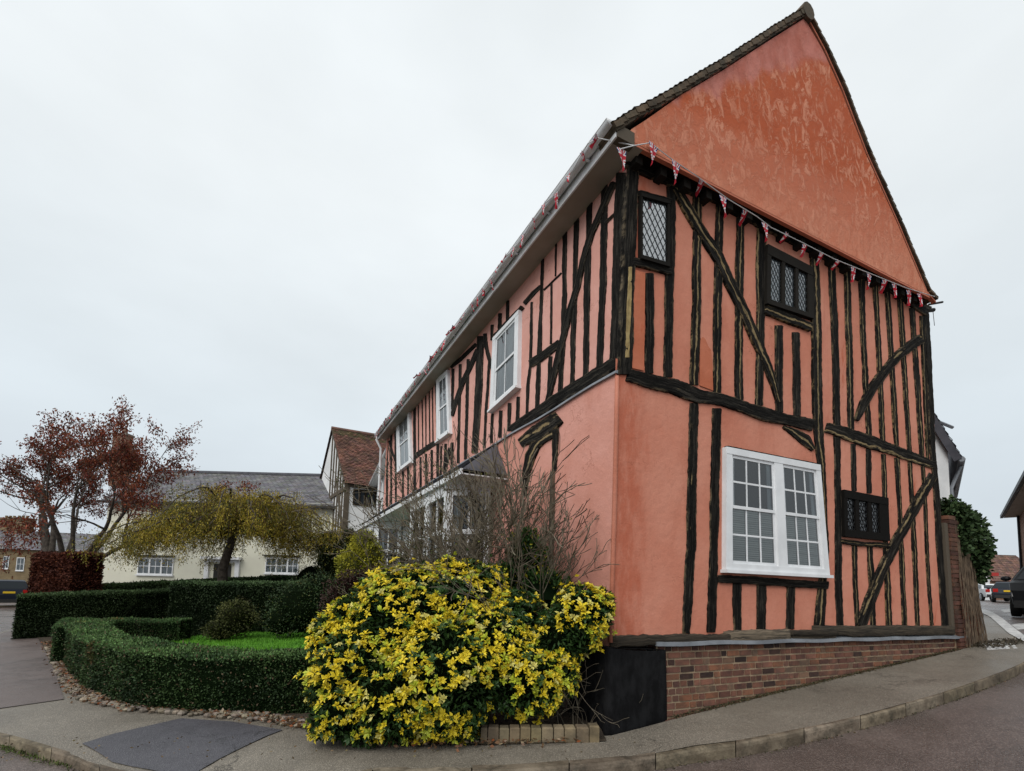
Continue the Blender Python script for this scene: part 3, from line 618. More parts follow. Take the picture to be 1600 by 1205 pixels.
# eave: soffit, fascia, gutter ----------------------------------------
f0 = atZ(950, 234, ze+.02); f1 = atZ(607, 676, ze-.02)
i0 = on(PLU, 0, ze+.02); i1 = on(PLU, END, ze)
w0 = (i0-f0)@D1; w1 = (i1-f1)@D1; ov = .315
fl0 = i0-D1*ov-D2*.22; fl1 = i1-D1*ov+D2*.1
i0 = i0-D2*.22
mb = MB(); mb.add([fl0, fl1, i1+D1*.05+ZV*.0, i0+D1*.05], [(0, 1, 2, 3)]); mb.build('soffit_board', M['soffit'], HOUSE)
mb = MB(); mb.box(fl0-D1*.022-ZV*.012, fl1-fl0, D1*.022, ZV*.17); mb.build('fascia_board', M['gutter'], HOUSE)
mb = MB(); gc0 = fl0-D1*.085+ZV*.15; gc1 = fl1-D1*.085+ZV*.12
V = []; Fs = []; n = 13; m = 9
for i in range(n+1):
    c_ = lerp(gc0, gc1, i/n)
    for j in range(m): a = math.pi*j/(m-1)+math.pi; V.append(c_+(-D1*math.cos(a)*-1)*.062*1+ZV*math.sin(a)*.062 if False else c_+D1*math.cos(a)*.062+ZV*math.sin(a)*.062)
for i in range(n): Fs += [(i*m+j, i*m+j+1, (i+1)*m+j+1, (i+1)*m+j) for j in range(m-1)]
mb.add(V, Fs); mb.tube([gc0-D1*.06, gc1-D1*.06], .008, 5); mb.prism([gc0+D1*math.cos(math.pi+math.pi*j/8)*.062+ZV*math.sin(math.pi+math.pi*j/8)*.062 for j in range(9)], -D2*.004)
for k in range(14):
    c_ = lerp(gc0, gc1, (k+.5)/14); mb.box(c_+D1*.055-ZV*.075, D2*.03, -D1*.05, ZV*.02)
mb.build('gutter', M['gutter'], HOUSE, smooth=True)
mb = MB(); mb.box(fl0-D1*.01-ZV*.01-D2*.012, D1*(ov*.78), D2*.10, ZV*.15); mb.build('eave_beam_end', M['oak'], HOUSE)
mb = MB(); g1 = gc1-ZV*.06; wl = on(PLU, END-.06, 0)-D1*.06
mb.tube([g1+D2*-.15, g1-ZV*.12-D2*.15, np.array([*(wl[:2]), g1[2]-.42]), np.array([*(wl[:2]), 4.0]), np.array([*(wl[:2]), .3])], .045, 8); mb.build('downpipe', M['gutter'], HOUSE, smooth=True)
# roof base bits behind right eave: iron bracket
mb = MB(); pR = PG.at(1447, 482); mb.tube([pR+D2*.1, pR+D1*.28-D2*.0+ZV*.05], .035, 6); mb.tube([pR+D1*.24+ZV*.03, pR+D1*.27-ZV*.25], .006, 4); mb.tube([pR+D1*.1+ZV*.1, pR+D1*.36+ZV*.17-D2*.1], .02, 5)
mb.build('gutter_end', M['trim'], HOUSE)
# timbers of the street front, upper storey -----------------------------
def TL(name, pts, tan=.05, proud=.022): return timber(HOUSE, name, PLU, pts, proud, tan)
TL('corner_post', [(972, 268, 15), (968, 330, 15), (965, 440, 15), (962, 552, 15), (960, 566, 15)], .05, .04)
for pts in ([(945, 280, 11), (943, 440, 11), (937, 574, 11)], [(922, 308, 9), (918, 450, 9.5), (915.5, 592, 10)], [(901, 334, 8), (899, 458, 8), (896, 530, 8), (895, 606, 7.5)],
 [(883.5, 356, 7.5), (882.5, 458, 7.5), (880, 540, 7.5), (875, 618, 7.5)], [(869.5, 376, 2.5), (868.5, 432, 2.5)], [(862.5, 440, 3), (861.5, 538, 3)], [(860.5, 555, 6), (858, 625, 6)],
 [(848.5, 402, 4.5), (847, 450, 5), (845, 500, 6), (843, 560, 7), (840, 640, 7)], [(831.5, 470, 4), (829.5, 570, 4.5), (825.5, 600, 5), (824, 653, 5)],
 [(810.5, 618, 5.5), (808.5, 665, 5.5)], [(797, 628, 5.5), (795.5, 674, 5.5)], [(783, 640, 6), (781.5, 684, 6)], [(770, 645, 4.5), (768, 692, 4.5)],
 [(794, 468, 5), (793.5, 502, 5)], [(782, 488, 6), (781, 514, 6)], [(769.5, 506, 5), (768.5, 532, 4)], [(765.5, 560, 4), (760, 640, 4.5), (757, 700, 4.5)],
 [(732, 560, 5), (730, 640, 5), (727.5, 718, 5)], [(719.5, 568, 4.5), (718, 650, 4.5), (716, 724, 4.5)], [(708, 575, 5), (707, 640, 4)], [(707, 690, 5), (706, 742, 5)], [(697, 692, 5), (695, 748, 5)], [(690, 696, 3), (689, 744, 3)],
 [(682.5, 596, 4.5), (684, 670, 4.5), (684.5, 752, 4.5)], [(676, 604, 1.6), (677, 697, 1.6)], [(671, 610, 1.6), (672, 700, 1.6)], [(665.5, 616, 1.6), (666, 704, 1.6)], [(660, 624, 1.6), (661, 708, 1.6)], [(654, 632, 1.6), (654.5, 712, 1.6)],
 [(675, 702, 4), (675, 758, 4)], [(666, 708, 3.5), (666, 764, 3.5)], [(657.5, 713, 3.5), (657.5, 768, 3.5)], [(648, 632, 4.5), (648.5, 774, 4.5)],
 [(638, 726, 3), (638, 778, 3)], [(630, 736, 3), (630, 782, 3)], [(618, 664, 3.2), (619, 786, 3.2)], [(611.5, 672, 3.2), (611.5, 790, 3.2)], [(605, 680, 3.5), (605, 792, 3.5)]):
    TL('stud', pts)
TL('post', [(752, 524, 12), (749, 600, 12), (745.5, 660, 11), (742, 708, 10)], .05, .034)
TL('brace', [(962, 283, 8), (952, 305, 10), (940, 332, 10), (926, 364, 10), (914, 400, 9), (903, 449, 9.5), (892.6, 483, 9.5), (875, 552, 9.5), (862, 606, 9), (857, 628, 8)], .1, .045)
TL('brace', [(970, 328, 4), (958, 338, 4), (946, 350, 4)], .1, .03)
TL('brace', [(748, 545, 8), (736, 573, 8), (724, 597, 8), (712, 632, 7), (707, 650, 6)], 0, .04)
TL('brace', [(758, 520, 6), (760, 540, 6), (764, 558, 6), (771, 580, 5)], 0, .03)
TL('brace', [(608, 688, 3), (613, 705, 3), (621, 730, 3)], 0, .03)
TL('brace', [(694, 745, 5), (700, 715, 6), (704, 700, 6)], 0, .03)
TL('rail', [(828, 570, 12), (842, 561, 14), (852, 554, 13), (876, 536, 12)], .2, .034)
TL('rail', [(849, 455, 2.5), (878, 427, 2.5)], 0); TL('brace', [(847, 446, 5), (834, 459, 7), (820, 475, 7)], .1, .03)
TL('rail', [(648, 714, 8), (664, 703, 8), (680, 692, 8)], 0, .034)
TL('rail', [(704, 575, 5), (720, 562, 6), (745, 538, 6)], 0, .034)
TL('bressummer', [(966, 566, 20), (940, 582, 20), (905, 604, 19), (875, 623, 18), (850, 639, 17), (828, 653, 15), (800, 672, 12)], .1, .06)
TL('window_lintel', [(773, 527, 6), (818, 480, 6)], .1, .06)
# windows, street front
sash(HOUSE, PLU, [(775, 530), (816, 486), (814, 604), (770, 643)], [(.13, .87)], 'nearest white sash window of the street front', nx=2, ny=1, rail=.50, blind='net', proud=.07, barw=.01)
sash(HOUSE, PLU, [(685.5, 594), (703, 579), (707, 676), (686, 691)], [(.18, .85)], 'narrow middle sash window of the street front', nx=2, ny=1, rail=.52, blind='net', proud=.07, barw=.01)
sash(HOUSE, PLU, [(622, 660), (642.5, 640), (646, 722), (623.5, 739)], [(.18, .85)], 'farthest sash window of the street front', nx=2, ny=1, rail=.52, blind='net', proud=.07, barw=.01)
# lead capping at the jetty
mb = MB(); P_ = [on(PLL, s, zj-.02+.012*math.sin(s*3)) for s in np.linspace(-.02, END, 30)]
for a, b in zip(P_[:-1], P_[1:]): mb.prism([a+PLL.n*-.16+ZV*.05, a+PLL.n*.03, a+PLL.n*.035-ZV*.03, a-PLL.n*.02-ZV*.03], b-a)
mb.build('lead_flashing', M['lead'], HOUSE)
# exposed arched door head in the lower wall
def TLL(name, pts, proud=.03, tan=.3): return timber(HOUSE, name, PLL, pts, proud, tan)
TLL('door_head', [(812, 694, 14), (838, 678, 27), (860, 663, 27), (874, 652, 22)], .035, .7)
TLL('door_post', [(869, 665, 9), (868, 700, 9), (867, 736, 8)], .03, .5); mb = MB(); ribbon(mb, PLL, [(866, 734, 4.5), (865, 800, 5), (862, 900, 5)], .05, .6); mb.build('pole', M['oak'], HOUSE)
TLL('arch_brace', [(868, 674, 18), (852, 683, 16), (838, 695, 16), (829, 713, 18), (823, 740, 13), (821, 775, 6)], .03, .6)
# plinth: real bricks --------------------------------------------------
mb = MB(); mt = MB(); s0, s1 = .60, 7.62
def gp(s, z, o=0.): p = C0+D1*s+NG*o; return np.array([p[0], p[1], z])
def ztop(s): return float(np.interp(s, [.6, 7.5], [.985, .905]))
def batter(z, s): return .03+.05*max(0, (ztop(s)-z))
ch = .079; z = .98
row = 0
while z > -.1:
    s = s0 - random.random()*.1
    while s < s1:
        hd = random.random() < .42; bw = (.105 if hd else .215)*random.uniform(.93, 1.07)
        sa, sb = max(s, s0), min(s+bw-.013, s1)
        if sb-sa > .03:
            dz = ztop((sa+sb)/2)-.985; sl = .0; z1 = z+dz-.004+random.uniform(-.002, .002); z0 = z1-ch+.014
            gz = hz(*gp((sa+sb)/2, 0)[:2])
            if z1 > gz-.08:
                o1 = batter(z1, sa)+random.uniform(0, .006); o0 = batter(z0, sa)+random.uniform(0, .006); r_ = random.random()
                col = (1, 1, 1) if r_ < .45 else (.72, .7, .75) if r_ < .62 else (.3, .36, .42) if r_ < .72 else (1.25, 1.2, 1.0) if r_ < .86 else (.95, 1.25, 1.2)
                col = tuple(np.array(col)*random.uniform(.8, 1.15))
                V = [gp(sa, z0, -.05), gp(sb, z0, -.05), gp(sb, z1, -.05), gp(sa, z1, -.05), gp(sa+.003, z0+.003, o0), gp(sb-.003, z0+.003, o0), gp(sb-.003, z1-.003, o1), gp(sa+.003, z1-.003, o1)]
                mb.add(V, [(4, 5, 6, 7), (0, 4, 7, 3), (1, 2, 6, 5), (3, 7, 6, 2), (0, 1, 5, 4)], None, col)
        s += bw
    z -= ch; row += 1
pln = mb.build('brick_plinth', M['brick'], HOUSE)
V = []; Fs = []; n = 40
for i in range(n+1):
    s = lerp(s0, s1, i/n)
    for zz in (ztop(s), .5, -.2): V.append(gp(s, zz, batter(zz, s)-.006))
for i in range(n): Fs += [(i*3+j, i*3+j+1, (i+1)*3+j+1, (i+1)*3+j) for j in range(2)]
mt.add(V, Fs); mt.build('mortar', M['mortar'], pln)
mb = MB(); P_ = [gp(s, ztop(s)+.035+.006*math.sin(s*5), .0) for s in np.linspace(.55, 7.62, 40)]
for i, (a, b) in enumerate(zip(P_[:-1], P_[1:])): mb.prism([a-NG*.02+ZV*.035, a+NG*.1+ZV*.0, a+NG*(.105)-ZV*.04, a-NG*.02-ZV*.04], b-a)
mb.build('lead_capping', M['lead'], HOUSE)
# black corner buttress
mb = MB(); tl = PG.at(944, 1010, .10); tr = PG.at(1030, 1014, .10); bl = G(948, 1161, 0); br = G(1043, 1135, 0); bl = bl-ZV*.1; br = br-ZV*.1
tl = tl-D1*.03
n = 14; V = []; Fs = []
cor = []
top_side = tl+D2*.75-D1*.0; bot_side = bl+D2*.75; ring_t = [top_side, tl, tr, tr+D2*.3]; ring_b = [bot_side, bl, br, br+D2*.5]
def ring(R, k=10):
    out = []
    for a, b in zip(R[:-1], R[1:]):
        for i in range(k): out.append(lerp(a, b, i/k))
    return out+[R[-1]]
Rt, Rb = ring(ring_t), ring(ring_b); m = len(Rt)
for j in range(n+1):
    for i in range(m):
        p = lerp(Rt[i], Rb[i], j/n); p = p+NG*(mnoise.noise(Vector(p*3))*.012)+D1*(-.0)
        if j == 0: p = p-ZV*.02*math.sin(math.pi*min(1, max(0, (i-10)/10)))
        V.append(p)
Fs = [(j*m+i, (j+1)*m+i, (j+1)*m+i+1, j*m+i+1) for j in range(n) for i in range(m-1)]
mb.add(V, Fs); b_ = len(V)
mb.add([Rt[0]-0*ZV, tl-ZV*.0, tr, tr+D2*.3, top_side+D1*.9], [(4, 3, 2, 1, 0)])
mb.build('corner_buttress', M['black_render'], HOUSE, smooth=True)
# pentice roof and bay windows on the street front -----------------------
zb = 4.0
def lp(s, z, o=0.): p = on(PLL, s, z); return p+NL*o
mb = MB(); ps = [2.75, 3.3, 12.3, 12.7]
tiles(mb, lp(3.2, zb, .02), lp(2.75, zb-.62, .78), lp(12.5, zb, .02)-lp(3.2, zb, .02)+D2*.4, 8, .2, .012, .002, .2)
mb.add([lp(3.2, zb, .02), lp(2.75, zb-.62, .78), lp(2.75, zb-.62, 0)], [(0, 1, 2)], None, (1, 1, 1))
pen = mb.build('pentice_roof', M['slate'], HOUSE)
mb = MB(); mb.box(lp(2.75, zb-.70, .76), D2*10.1, NL*.03, ZV*.09); mb.box(lp(2.75, zb-.70, .0), D2*10.1, NL*.75, ZV*.02); mb.build('pentice_fascia', M['white'], pen)
def bay(sa, sb, d, label):
    zt, z0_, zs_ = zb-.69, 1.72, hz(*lp(sa, 0)[:2])
    pts = [lp(sa, 0), lp(sa+.38, 0, d), lp(sb-.38, 0, d), lp(sb, 0)]
    mbb = MB(); fr_ = None
    for a, b in zip(pts[:-1], pts[1:]): mbb.box(np.array([a[0], a[1], zs_-.2])-norm(b-a)*0, b-a, -np.cross(norm(b-a), ZV)*-.03, ZV*(z0_-zs_+.2))
    base_ = mbb.build('bay_window', M['white'], HOUSE, label=label)
    class FQ(Quad):
        def __init__(s, a, b):
            a, b = np.array([a[0], a[1], 0]), np.array([b[0], b[1], 0]); nn = norm(np.cross(b-a, ZV)); nn = nn if nn@NL > -.2 and nn@(-D2-D1) > -2 else nn
            mid = (a+b)/2; cen = lp((sa+sb)/2, 0); cen[2] = 0
            if nn@(mid-cen) < 0: nn = -nn; 
            s.n = nn; s.c = [b+ZV*zt, a+ZV*zt, a+ZV*z0_, b+ZV*z0_]
    fr, gl, bk, cu = MB(), MB(), MB(), MB()
    for i, (a, b) in enumerate(zip(pts[:-1], pts[1:])):
        q = FQ(a, b); k = 2 if i == 1 else 1; st = .09/q.w
        for j in range(k):
            x0, x1 = j/k, (j+1)/k; q.box(fr, x0, x0+st, 0, 1, -.03, .05); q.box(fr, x1-st, x1, 0, 1, -.03, .049)
            q.box(fr, x0+st, x1-st, 0, .13, -.03, .045); q.box(fr, x0+st, x1-st, .9, 1, -.03, .045); q.box(fr, x0+st, x1-st, .49, .54, -.02, .035)
            q.box(fr, (x0+x1)/2-.015/q.w, (x0+x1)/2+.015/q.w, .13, .9, -.01, .02)
            q.rect(gl, x0+st, x1-st, .13, .9, .0); q.rect(bk, x0+st, x1-st, .13, .9, -.3)
            q.box(cu, x0+st, x0+st+.14*(x1-x0), .13, .9, -.12, -.11)
        q.box(fr, -.02, 1.02, 1, 1.05, -.03, .09)
    fr.build('window_frame', M['white'], base_); gl.build('glass_pane', M['glass'], base_); bk.build('room_behind', M['dark_int'], base_); cu.build('curtain', M['net'], base_)
bay(3.25, 6.3, .62, 'nearer white bay window behind the bare shrubs'); bay(9.4, 12.3, .62, 'farther white bay window at the far end of the house')
dq = Quad(PLL, [(0, 0), (1, 0), (1, 1), (0, 1)]); dq.c = [lp(8.7, 3.2), lp(7.2, 3.2), lp(7.2, .3), lp(8.7, .3)]
mb = MB(); dq.box(mb, 0, .12, 0, 1, -.02, .06); dq.box(mb, .88, 1, 0, 1, -.02, .06); dq.box(mb, .12, .88, 0, .08, -.02, .06)
dr = mb.build('front_door', M['white'], HOUSE); mb = MB(); dq.box(mb, .12, .88, .08, 1, -.02, .02)
for i in range(2):
    for j in range(3): dq.box(mb, .2+.32*i, .44+.32*i, .14+.28*j, .36+.28*j, .02, .035)
mb.build('door_leaf', M['dark_int'], dr)
mb = MB(); dq.rect(mb, -1.0, -.05, -.05, 1, .02); mb.build('wall', M['white_wall'], HOUSE, label='white panel between the bays')

# ================================================================== BUNTING
def flag_mesh(fold, seed):
    V = []; uv = []; n, m = 8, 6; Fs = []
    r = random.Random(seed)
    for j in range(n+1):
        y = j/n
        for i in range(m+1):
            x = (i/m*2-1); ww = (1-y*.93)*.075; a = fold*(x)*1.3
            px = ww*x*math.cos(fold*1.1) ; py = .02*math.sin(x*2.2+seed)*(.3+y)+ww*abs(x)*math.sin(fold*1.1)+.05*fold*y*y
            V.append((px+.03*fold*y, py, -y*.27*(1-.45*fold*r.uniform(.8, 1)))); uv.append((x*(1-y*.93), y))
    Fs = [(j*(m+1)+i, j*(m+1)+i+1, (j+1)*(m+1)+i+1, (j+1)*(m+1)+i) for j in range(n) for i in range(m)]
    me = bpy.data.meshes.new('pennant'); me.from_pydata(V, [], Fs); ul = me.uv_layers.new(name='UVMap')
    for l in me.loops: ul.data[l.index].uv = uv[l.vertex_index]
    me.materials.append(M['flag']); me.polygons.foreach_set('use_smooth', [True]*len(Fs)); return me
FL = [flag_mesh(f, i) for i, f in enumerate((0., .25, .5, .9, 1.1))]
def add_flag(root, p, d, var, tilt=0., sc=1., lean=0.):
    o = bpy.data.objects.new('pennant', FL[var]); COL.objects.link(o); o.parent = root; o.location = [float(c) for c in (p-OFFS[root.name])]
    o.rotation_euler = (tilt, lean, math.atan2(d[1], d[0])); o.scale = (sc, sc, sc)
st_px = [(968, 236), (988, 231), (1013, 226.6), (1047, 252), (1087, 279), (1135, 314), (1180, 341), (1202, 358), (1248, 380), (1301, 407), (1361, 431), (1414, 452), (1457, 465)]
sp_ = [PT.at(u, v, .03) for u, v in st_px]
BR_ = thing('bunting', sp_[0], 'string of small union flag pennants sagging across the orange gable', 'bunting', 'strings of flag bunting on the pink house')
mb = MB(); mb.tube(sp_, .006, 5); mb.build('string', M['cord'], BR_)
for u, v, var, sc, tl_ in ((1018, 229, 0, 1.0, .0), (1053, 257, 0, 1.0, .05), (1097, 287, 3, 1., 1.0), (1126, 310, 0, 1.0, .0), (1165, 334, 3, 1, .9), (1193, 351, 1, 1.0, 0), (1228, 370, 4, .9, 1.2), (1258, 385, 3, .9, .5), (1284, 399, 3, .9, .7), (1309, 411, 4, .9, 1.0), (1333, 420, 2, .95, .2), (1356, 430, 1, 1, .1), (1384, 440, 3, 1.1, .5), (1397, 445, 2, 1, .1), (1420, 455, 2, 1.1, .2), (1436, 460, 2, 1, .0)):
    add_flag(BR_, PT.at(u, v, .035), D1, var, tl_, sc, random.uniform(-.15, .15))
gs = fl0-D1*.15+ZV*.02; ge = fl1-D1*.15+ZV*.0
BL_ = thing('bunting', gs, 'string of union flag pennants tangled along the white gutter', 'bunting', 'strings of flag bunting on the pink house')
gp_ = [gs+D2*.15+ZV*.02]+[lerp(gs, ge, k/40)+ZV*(.05+.05*math.sin(k*1.7)+.02*random.random())-D1*.02*random.random() for k in range(1, 41)]
mb = MB(); mb.tube([PT.at(988, 231, .03)]+gp_, .006, 5); mb.build('string', M['cord'], BL_)
for k in range(44):
    s_ = k/44; s_ = s_ if k < 12 else s_
    p = polyline_at(gp_, plen(gp_)*s_); add_flag(BL_, p, D2, random.choice((1, 2, 2, 3, 4)), random.uniform(-.5, .6), random.uniform(.6, .95), random.uniform(-.6, .6))
add_flag(BL_, PT.at(972, 236, .03)-D1*.02, D1, 1, .0, 1.0, -.1)

# ================================================================== GROUND
def sheet(name, poly, off, m, step=.35, kind='structure', label=None, nz=0., pf=False):
    P = np.array([q[:2] for q in poly]); n = len(P); x0, y0 = P.min(0); x1, y1 = P.max(0)
    bd = []
    for i in range(n):
        a, b = P[i], P[(i+1) % n]; k = max(1, int(np.linalg.norm(b-a)/step)); bd += [a+(b-a)*j/k for j in range(k)]
    pts = [Vector(q) for q in bd]; nb = len(pts)
    def inside(x, y):
        c = False
        for i in range(nb):
            (xa, ya), (xb, yb) = bd[i], bd[i-1]
            if (ya > y) != (yb > y) and x < (xb-xa)*(y-ya)/(yb-ya+1e-12)+xa: c = not c
        return c
    bda = np.array(bd)
    for x in np.arange(x0+step/2, x1, step):
        for y in np.arange(y0+step/2, y1, step):
            if inside(x, y) and np.min(np.hypot(*(bda-[x, y]).T)) > step*.4: pts.append(Vector((x, y)))
    r = geometry.delaunay_2d_cdt(pts, [], [list(range(nb))], 1, 1e-5)
    V = [(q[0], q[1], hz(q[0], q[1])+off+((poff(q[0], q[1])-.1) if pf else 0)+nz*mnoise.noise(Vector((q[0]*1.3, q[1]*1.3, 0)))) for q in r[0]]
    mb = MB()
    fs = []
    for f in r[2]:
        a, b, c = [np.array(V[k]) for k in f[:3]]
        fs.append(tuple(f) if np.cross(b-a, c-a)[2] > 0 else tuple(f)[::-1])
    mb.add(V, fs); o = mb.build(name, M[m], None, smooth=True); tag(o, label, None, None, kind); return o
gx = np.unique(np.concatenate([np.linspace(-400, -60, 18), np.linspace(-60, 60, 161), np.linspace(60, 400, 18)]))
gy = np.unique(np.concatenate([np.linspace(-60, -5, 12), np.linspace(-5, 60, 90), np.linspace(60, 600, 24)]))
mb = MB(); V = [(x, y, hz(x, y)) for y in gy for x in gx]; nx_ = len(gx)
mb.add(V, [(j*nx_+i, j*nx_+i+1, (j+1)*nx_+i+1, (j+1)*nx_+i) for j in range(len(gy)-1) for i in range(nx_-1)])
o = mb.build('road', M['road'], None, smooth=True); o['kind'] = 'structure'
K = [(-400, 1062, 1068, .1), (-200, 1097, 1104, .1), (0, 1139, 1150, .1), (60, 1155, 1167, .1), (108, 1165, 1180, .09), (175, 1186, 1199, .045), (270, 1201, 1212, .03), (400, 1210, 1222, .03), (500, 1201, 1213, .05), (567, 1196, 1206, .08), (700, 1196, 1206, .1), (800, 1195, 1205, .1), (920, 1187, 1197, .11), (990, 1181, 1190, .11), (1078, 1166, 1175, .12), (1168, 1153, 1163, .12), (1260, 1135, 1144, .12), (1345, 1115, 1124, .12), (1443, 1086, 1096, .12), (1517, 1060, 1072, .12), (1600, 1027, 1038, .12), (1622, 1010, 1016, .12), (1600, 998, 1002, .12), (1575, 983, 987, .12), (1555, 967, 969, .12), (1537, 953.5, 955, .12)]
KI = [G(u, a, .1) for u, a, b, h in K]; KO = [G(u, b, .1) for u, a, b, h in K]; KH = [k[3] for k in K]
def xy(p): return np.array([p[0], p[1], 0.])
KI = [xy(p) for p in KI]; KO = [xy(p) for p in KO]
# smooth the kerb line
def smooth(P, n=4):
    out = []
    for i in range(len(P)-1):
        p0, p1, p2, p3 = P[max(0, i-1)], P[i], P[i+1], P[min(len(P)-1, i+2)]
        for k in range(n):
            t = k/n; out.append(.5*((2*p1)+(-p0+p2)*t+(2*p0-5*p1+4*p2-p3)*t*t+(-p0+3*p1-3*p2+p3)*t**3))
    return out+[P[-1]]
SI = smooth(KI); SO = smooth(KO); SH = [float(np.interp(k, range(len(KH)), KH)) for k in np.linspace(0, len(KH)-1, len(SI))]
mb = MB(); Ltot = plen(SO); nst = int(Ltot/.8)
ci = np.concatenate([[0], np.cumsum([np.linalg.norm(SO[i]-SO[i-1]) for i in range(1, len(SO))])])
def kat(s):
    return (np.array([np.interp(s, ci, [p[j] for p in SI]) for j in range(3)]), np.array([np.interp(s, ci, [p[j] for p in SO]) for j in range(3)]), float(np.interp(s, ci, SH)))
for k in range(nst):
    f = random.uniform(.75, 1.15); sub = 3; rows = []
    dz = random.uniform(-.005, .005)
    for j in range(sub+1):
        s = Ltot*(k+.006+(.988)*j/sub)/nst; a, b, h = kat(s); a = a+(b-a)*(-.02); wdt = np.linalg.norm(b-a)
        if wdt > .16: a = b+(a-b)*.16/wdt
        if wdt < .1: a = b+(a-b)*.13/max(wdt, .01)
        z = hz(b[0], b[1]); top = z+h+dz; e_ = norm(b-a)
        rows.append([a+ZV*(z-.05), a+ZV*(top), b-e_*.03+ZV*(top+.001), b-e_*.006+ZV*(top-.014), b+e_*.004+ZV*(top-.04), b+e_*.006+ZV*(z-.05)])
    V = [p for r_ in rows for p in r_]; m = 6
    Fs = [(j*m+i, j*m+i+1, (j+1)*m+i+1, (j+1)*m+i) for j in range(sub) for i in range(m-1)]+[tuple(range(m))[::-1], tuple(sub*m+i for i in range(m))]
    mb.add(V, Fs, None, (f, f*random.uniform(.96, 1.02), f*random.uniform(.92, 1.04)))
o = mb.build('kerb', M['kerb'], None); o['kind'] = 'structure'
inner = [(1537, 975), (1532, 999), (1500, 1016), (1300, 1062), (1046, 1126), (955, 1150), (752, 1158), (640, 1150), (540, 1142), (480, 1118), (400, 1100), (300, 1092), (200, 1085), (130, 1060), (100, 1030), (85, 1008), (60, 996), (45, 985), (32, 977), (0, 989), (-200, 1010)]
kp = [];
for k in range(0, nst*2+1): a, b, h = kat(Ltot*k/(nst*2)); e_ = norm(b-a); kp.append(b-e_*.10)
kp = kp[:]
pave = kp + [xy(G(*q, .1)) for q in inner]
SOa = np.array([p[:2] for p in SO])
def poff(x, y):
    dd = np.hypot(SOa[:, 0]-x, SOa[:, 1]-y); i = int(dd.argmin()); k = min(1, max(0, (dd[i]-.12)/1.0)); k = k*k*(3-2*k); return (SH[i]-.004)*(1-k)+.1*k
sheet('pavement', pave, .1, 'pave', .3, pf=True)
sheet('brown_tarmac', [xy(G(*q, .104)) for q in ((-250, 1012), (0, 991), (33, 979), (46, 985), (66, 1000), (80, 1030), (92, 1070), (100, 1093), (0, 1107), (-250, 1127))], .110, 'pave_br', .3, pf=True)
sheet('tarmac_patch', [xy(G(*q, .104)) for q in ((128, 1161), (180, 1146), (283, 1123), (360, 1128), (442, 1141), (342, 1178), (306, 1195), (270, 1197), (176, 1183))], .110, 'pave_bl', .2, pf=True)
# road paint and drain cover
for q in ([(1563, 953), (1594, 951), (1598, 956), (1570, 957)], [(1580, 976), (1612, 973), (1620, 981), (1590, 984)]): sheet('road_marking', [xy(G(*p, 0.004)) for p in q], .004, 'paint', .3)
sheet('road_marking', [xy(G(*p, .12)) for p in ((1533, 951.5), (1549, 956), (1567, 967), (1584, 981), (1604, 996), (1600, 1003), (1576, 990), (1558, 974), (1543, 962), (1530, 956))], .128, 'paint', .25)
q = [G(*p, .106) for p in ((1535, 1006), (1582, 1005), (1589, 1014), (1543, 1016))]
mb = MB(); mb.add([p+ZV*.008 for p in q], [(0, 1, 2, 3)]); mb.add([p for p in q]+[p+ZV*.008 for p in q], [(0, 1, 5, 4), (1, 2, 6, 5), (2, 3, 7, 6), (3, 0, 4, 7)])
for i in range(4):
    for j in range(3):
        c_ = lerp(lerp(q[0], q[1], (i+.5)/4), lerp(q[3], q[2], (i+.5)/4), (j+.5)/3); mb.box(c_+ZV*.008, (q[1]-q[0])*.12, (q[3]-q[0])*.16, ZV*.006)
tag(mb.build('drain_cover', M['paint'], None), 'pale metal drain cover set in the pavement by the garden wall', 'drain cover')
# garden bed, lawn
bed = [(948, 1160), (752, 1166), (640, 1168), (545, 1160), (480, 1142), (400, 1124), (300, 1116), (200, 1110), (125, 1088), (92, 1055), (72, 1020), (60, 1000), (40, 985), (40, 960), (155, 928), (500, 928)]
bedp = [xy(G(*q, .1)) for q in bed[:-2]]+[xy(atY(158, 900, 24.9)), xy(atY(512, 900, 24.9)), xy(on(PLL, 12, 0)), xy(on(PLL, .2, 0))]
sheet('garden_soil', bedp, .125, 'soil', .4, nz=.02)
lawnp = [xy(G(*q, .3)) for q in ((262, 1002), (330, 992), (420, 986), (500, 984), (560, 975), (640, 985), (640, 1040), (500, 1070), (330, 1050), (200, 1030))]
sheet('lawn', lawnp, .30, 'lawn', .3, nz=.03)
mb = MB(); lx = np.array([p[:2] for p in lawnp]); N = 60000
def inpoly(X, Y, P):
    c = np.zeros(len(X), bool); n = len(P)
    for i in range(n):
        (xa, ya), (xb, yb) = P[i], P[i-1]; k = ((ya > Y) != (yb > Y)) & (X < (xb-xa)*(Y-ya)/(yb-ya+1e-12)+xa); c ^= k
    return c
X = rng.uniform(lx[:, 0].min(), lx[:, 0].max(), N); Y = rng.uniform(lx[:, 1].min(), lx[:, 1].max(), N); k = inpoly(X, Y, lx); X, Y = X[k], Y[k]
Z = np.array([hz(a, b) for a, b in zip(X, Y)])+.295; n = len(X); th = rng.uniform(0, 6.28, n); hh = rng.uniform(.03, .07, n); dx = np.cos(th)*.006; dy = np.sin(th)*.006
B0 = np.stack([X, Y, Z], 1); dd = np.stack([dx, dy, 0*dx], 1); tp = B0+np.stack([rng.normal(0, .015, n), rng.normal(0, .015, n), hh], 1)
V = np.stack([B0-dd, B0+dd, tp+dd*.2, tp-dd*.2], 1).reshape(-1, 3); f = rng.uniform(.7, 1.4, n)
mb.quadsnp(V, np.arange(4*n).reshape(-1, 4), np.stack([f, f, f], 1)); tag(mb.build('grass', M['grass'], None), 'bright green lawn grass behind the clipped front hedge', 'grass', None, 'stuff')

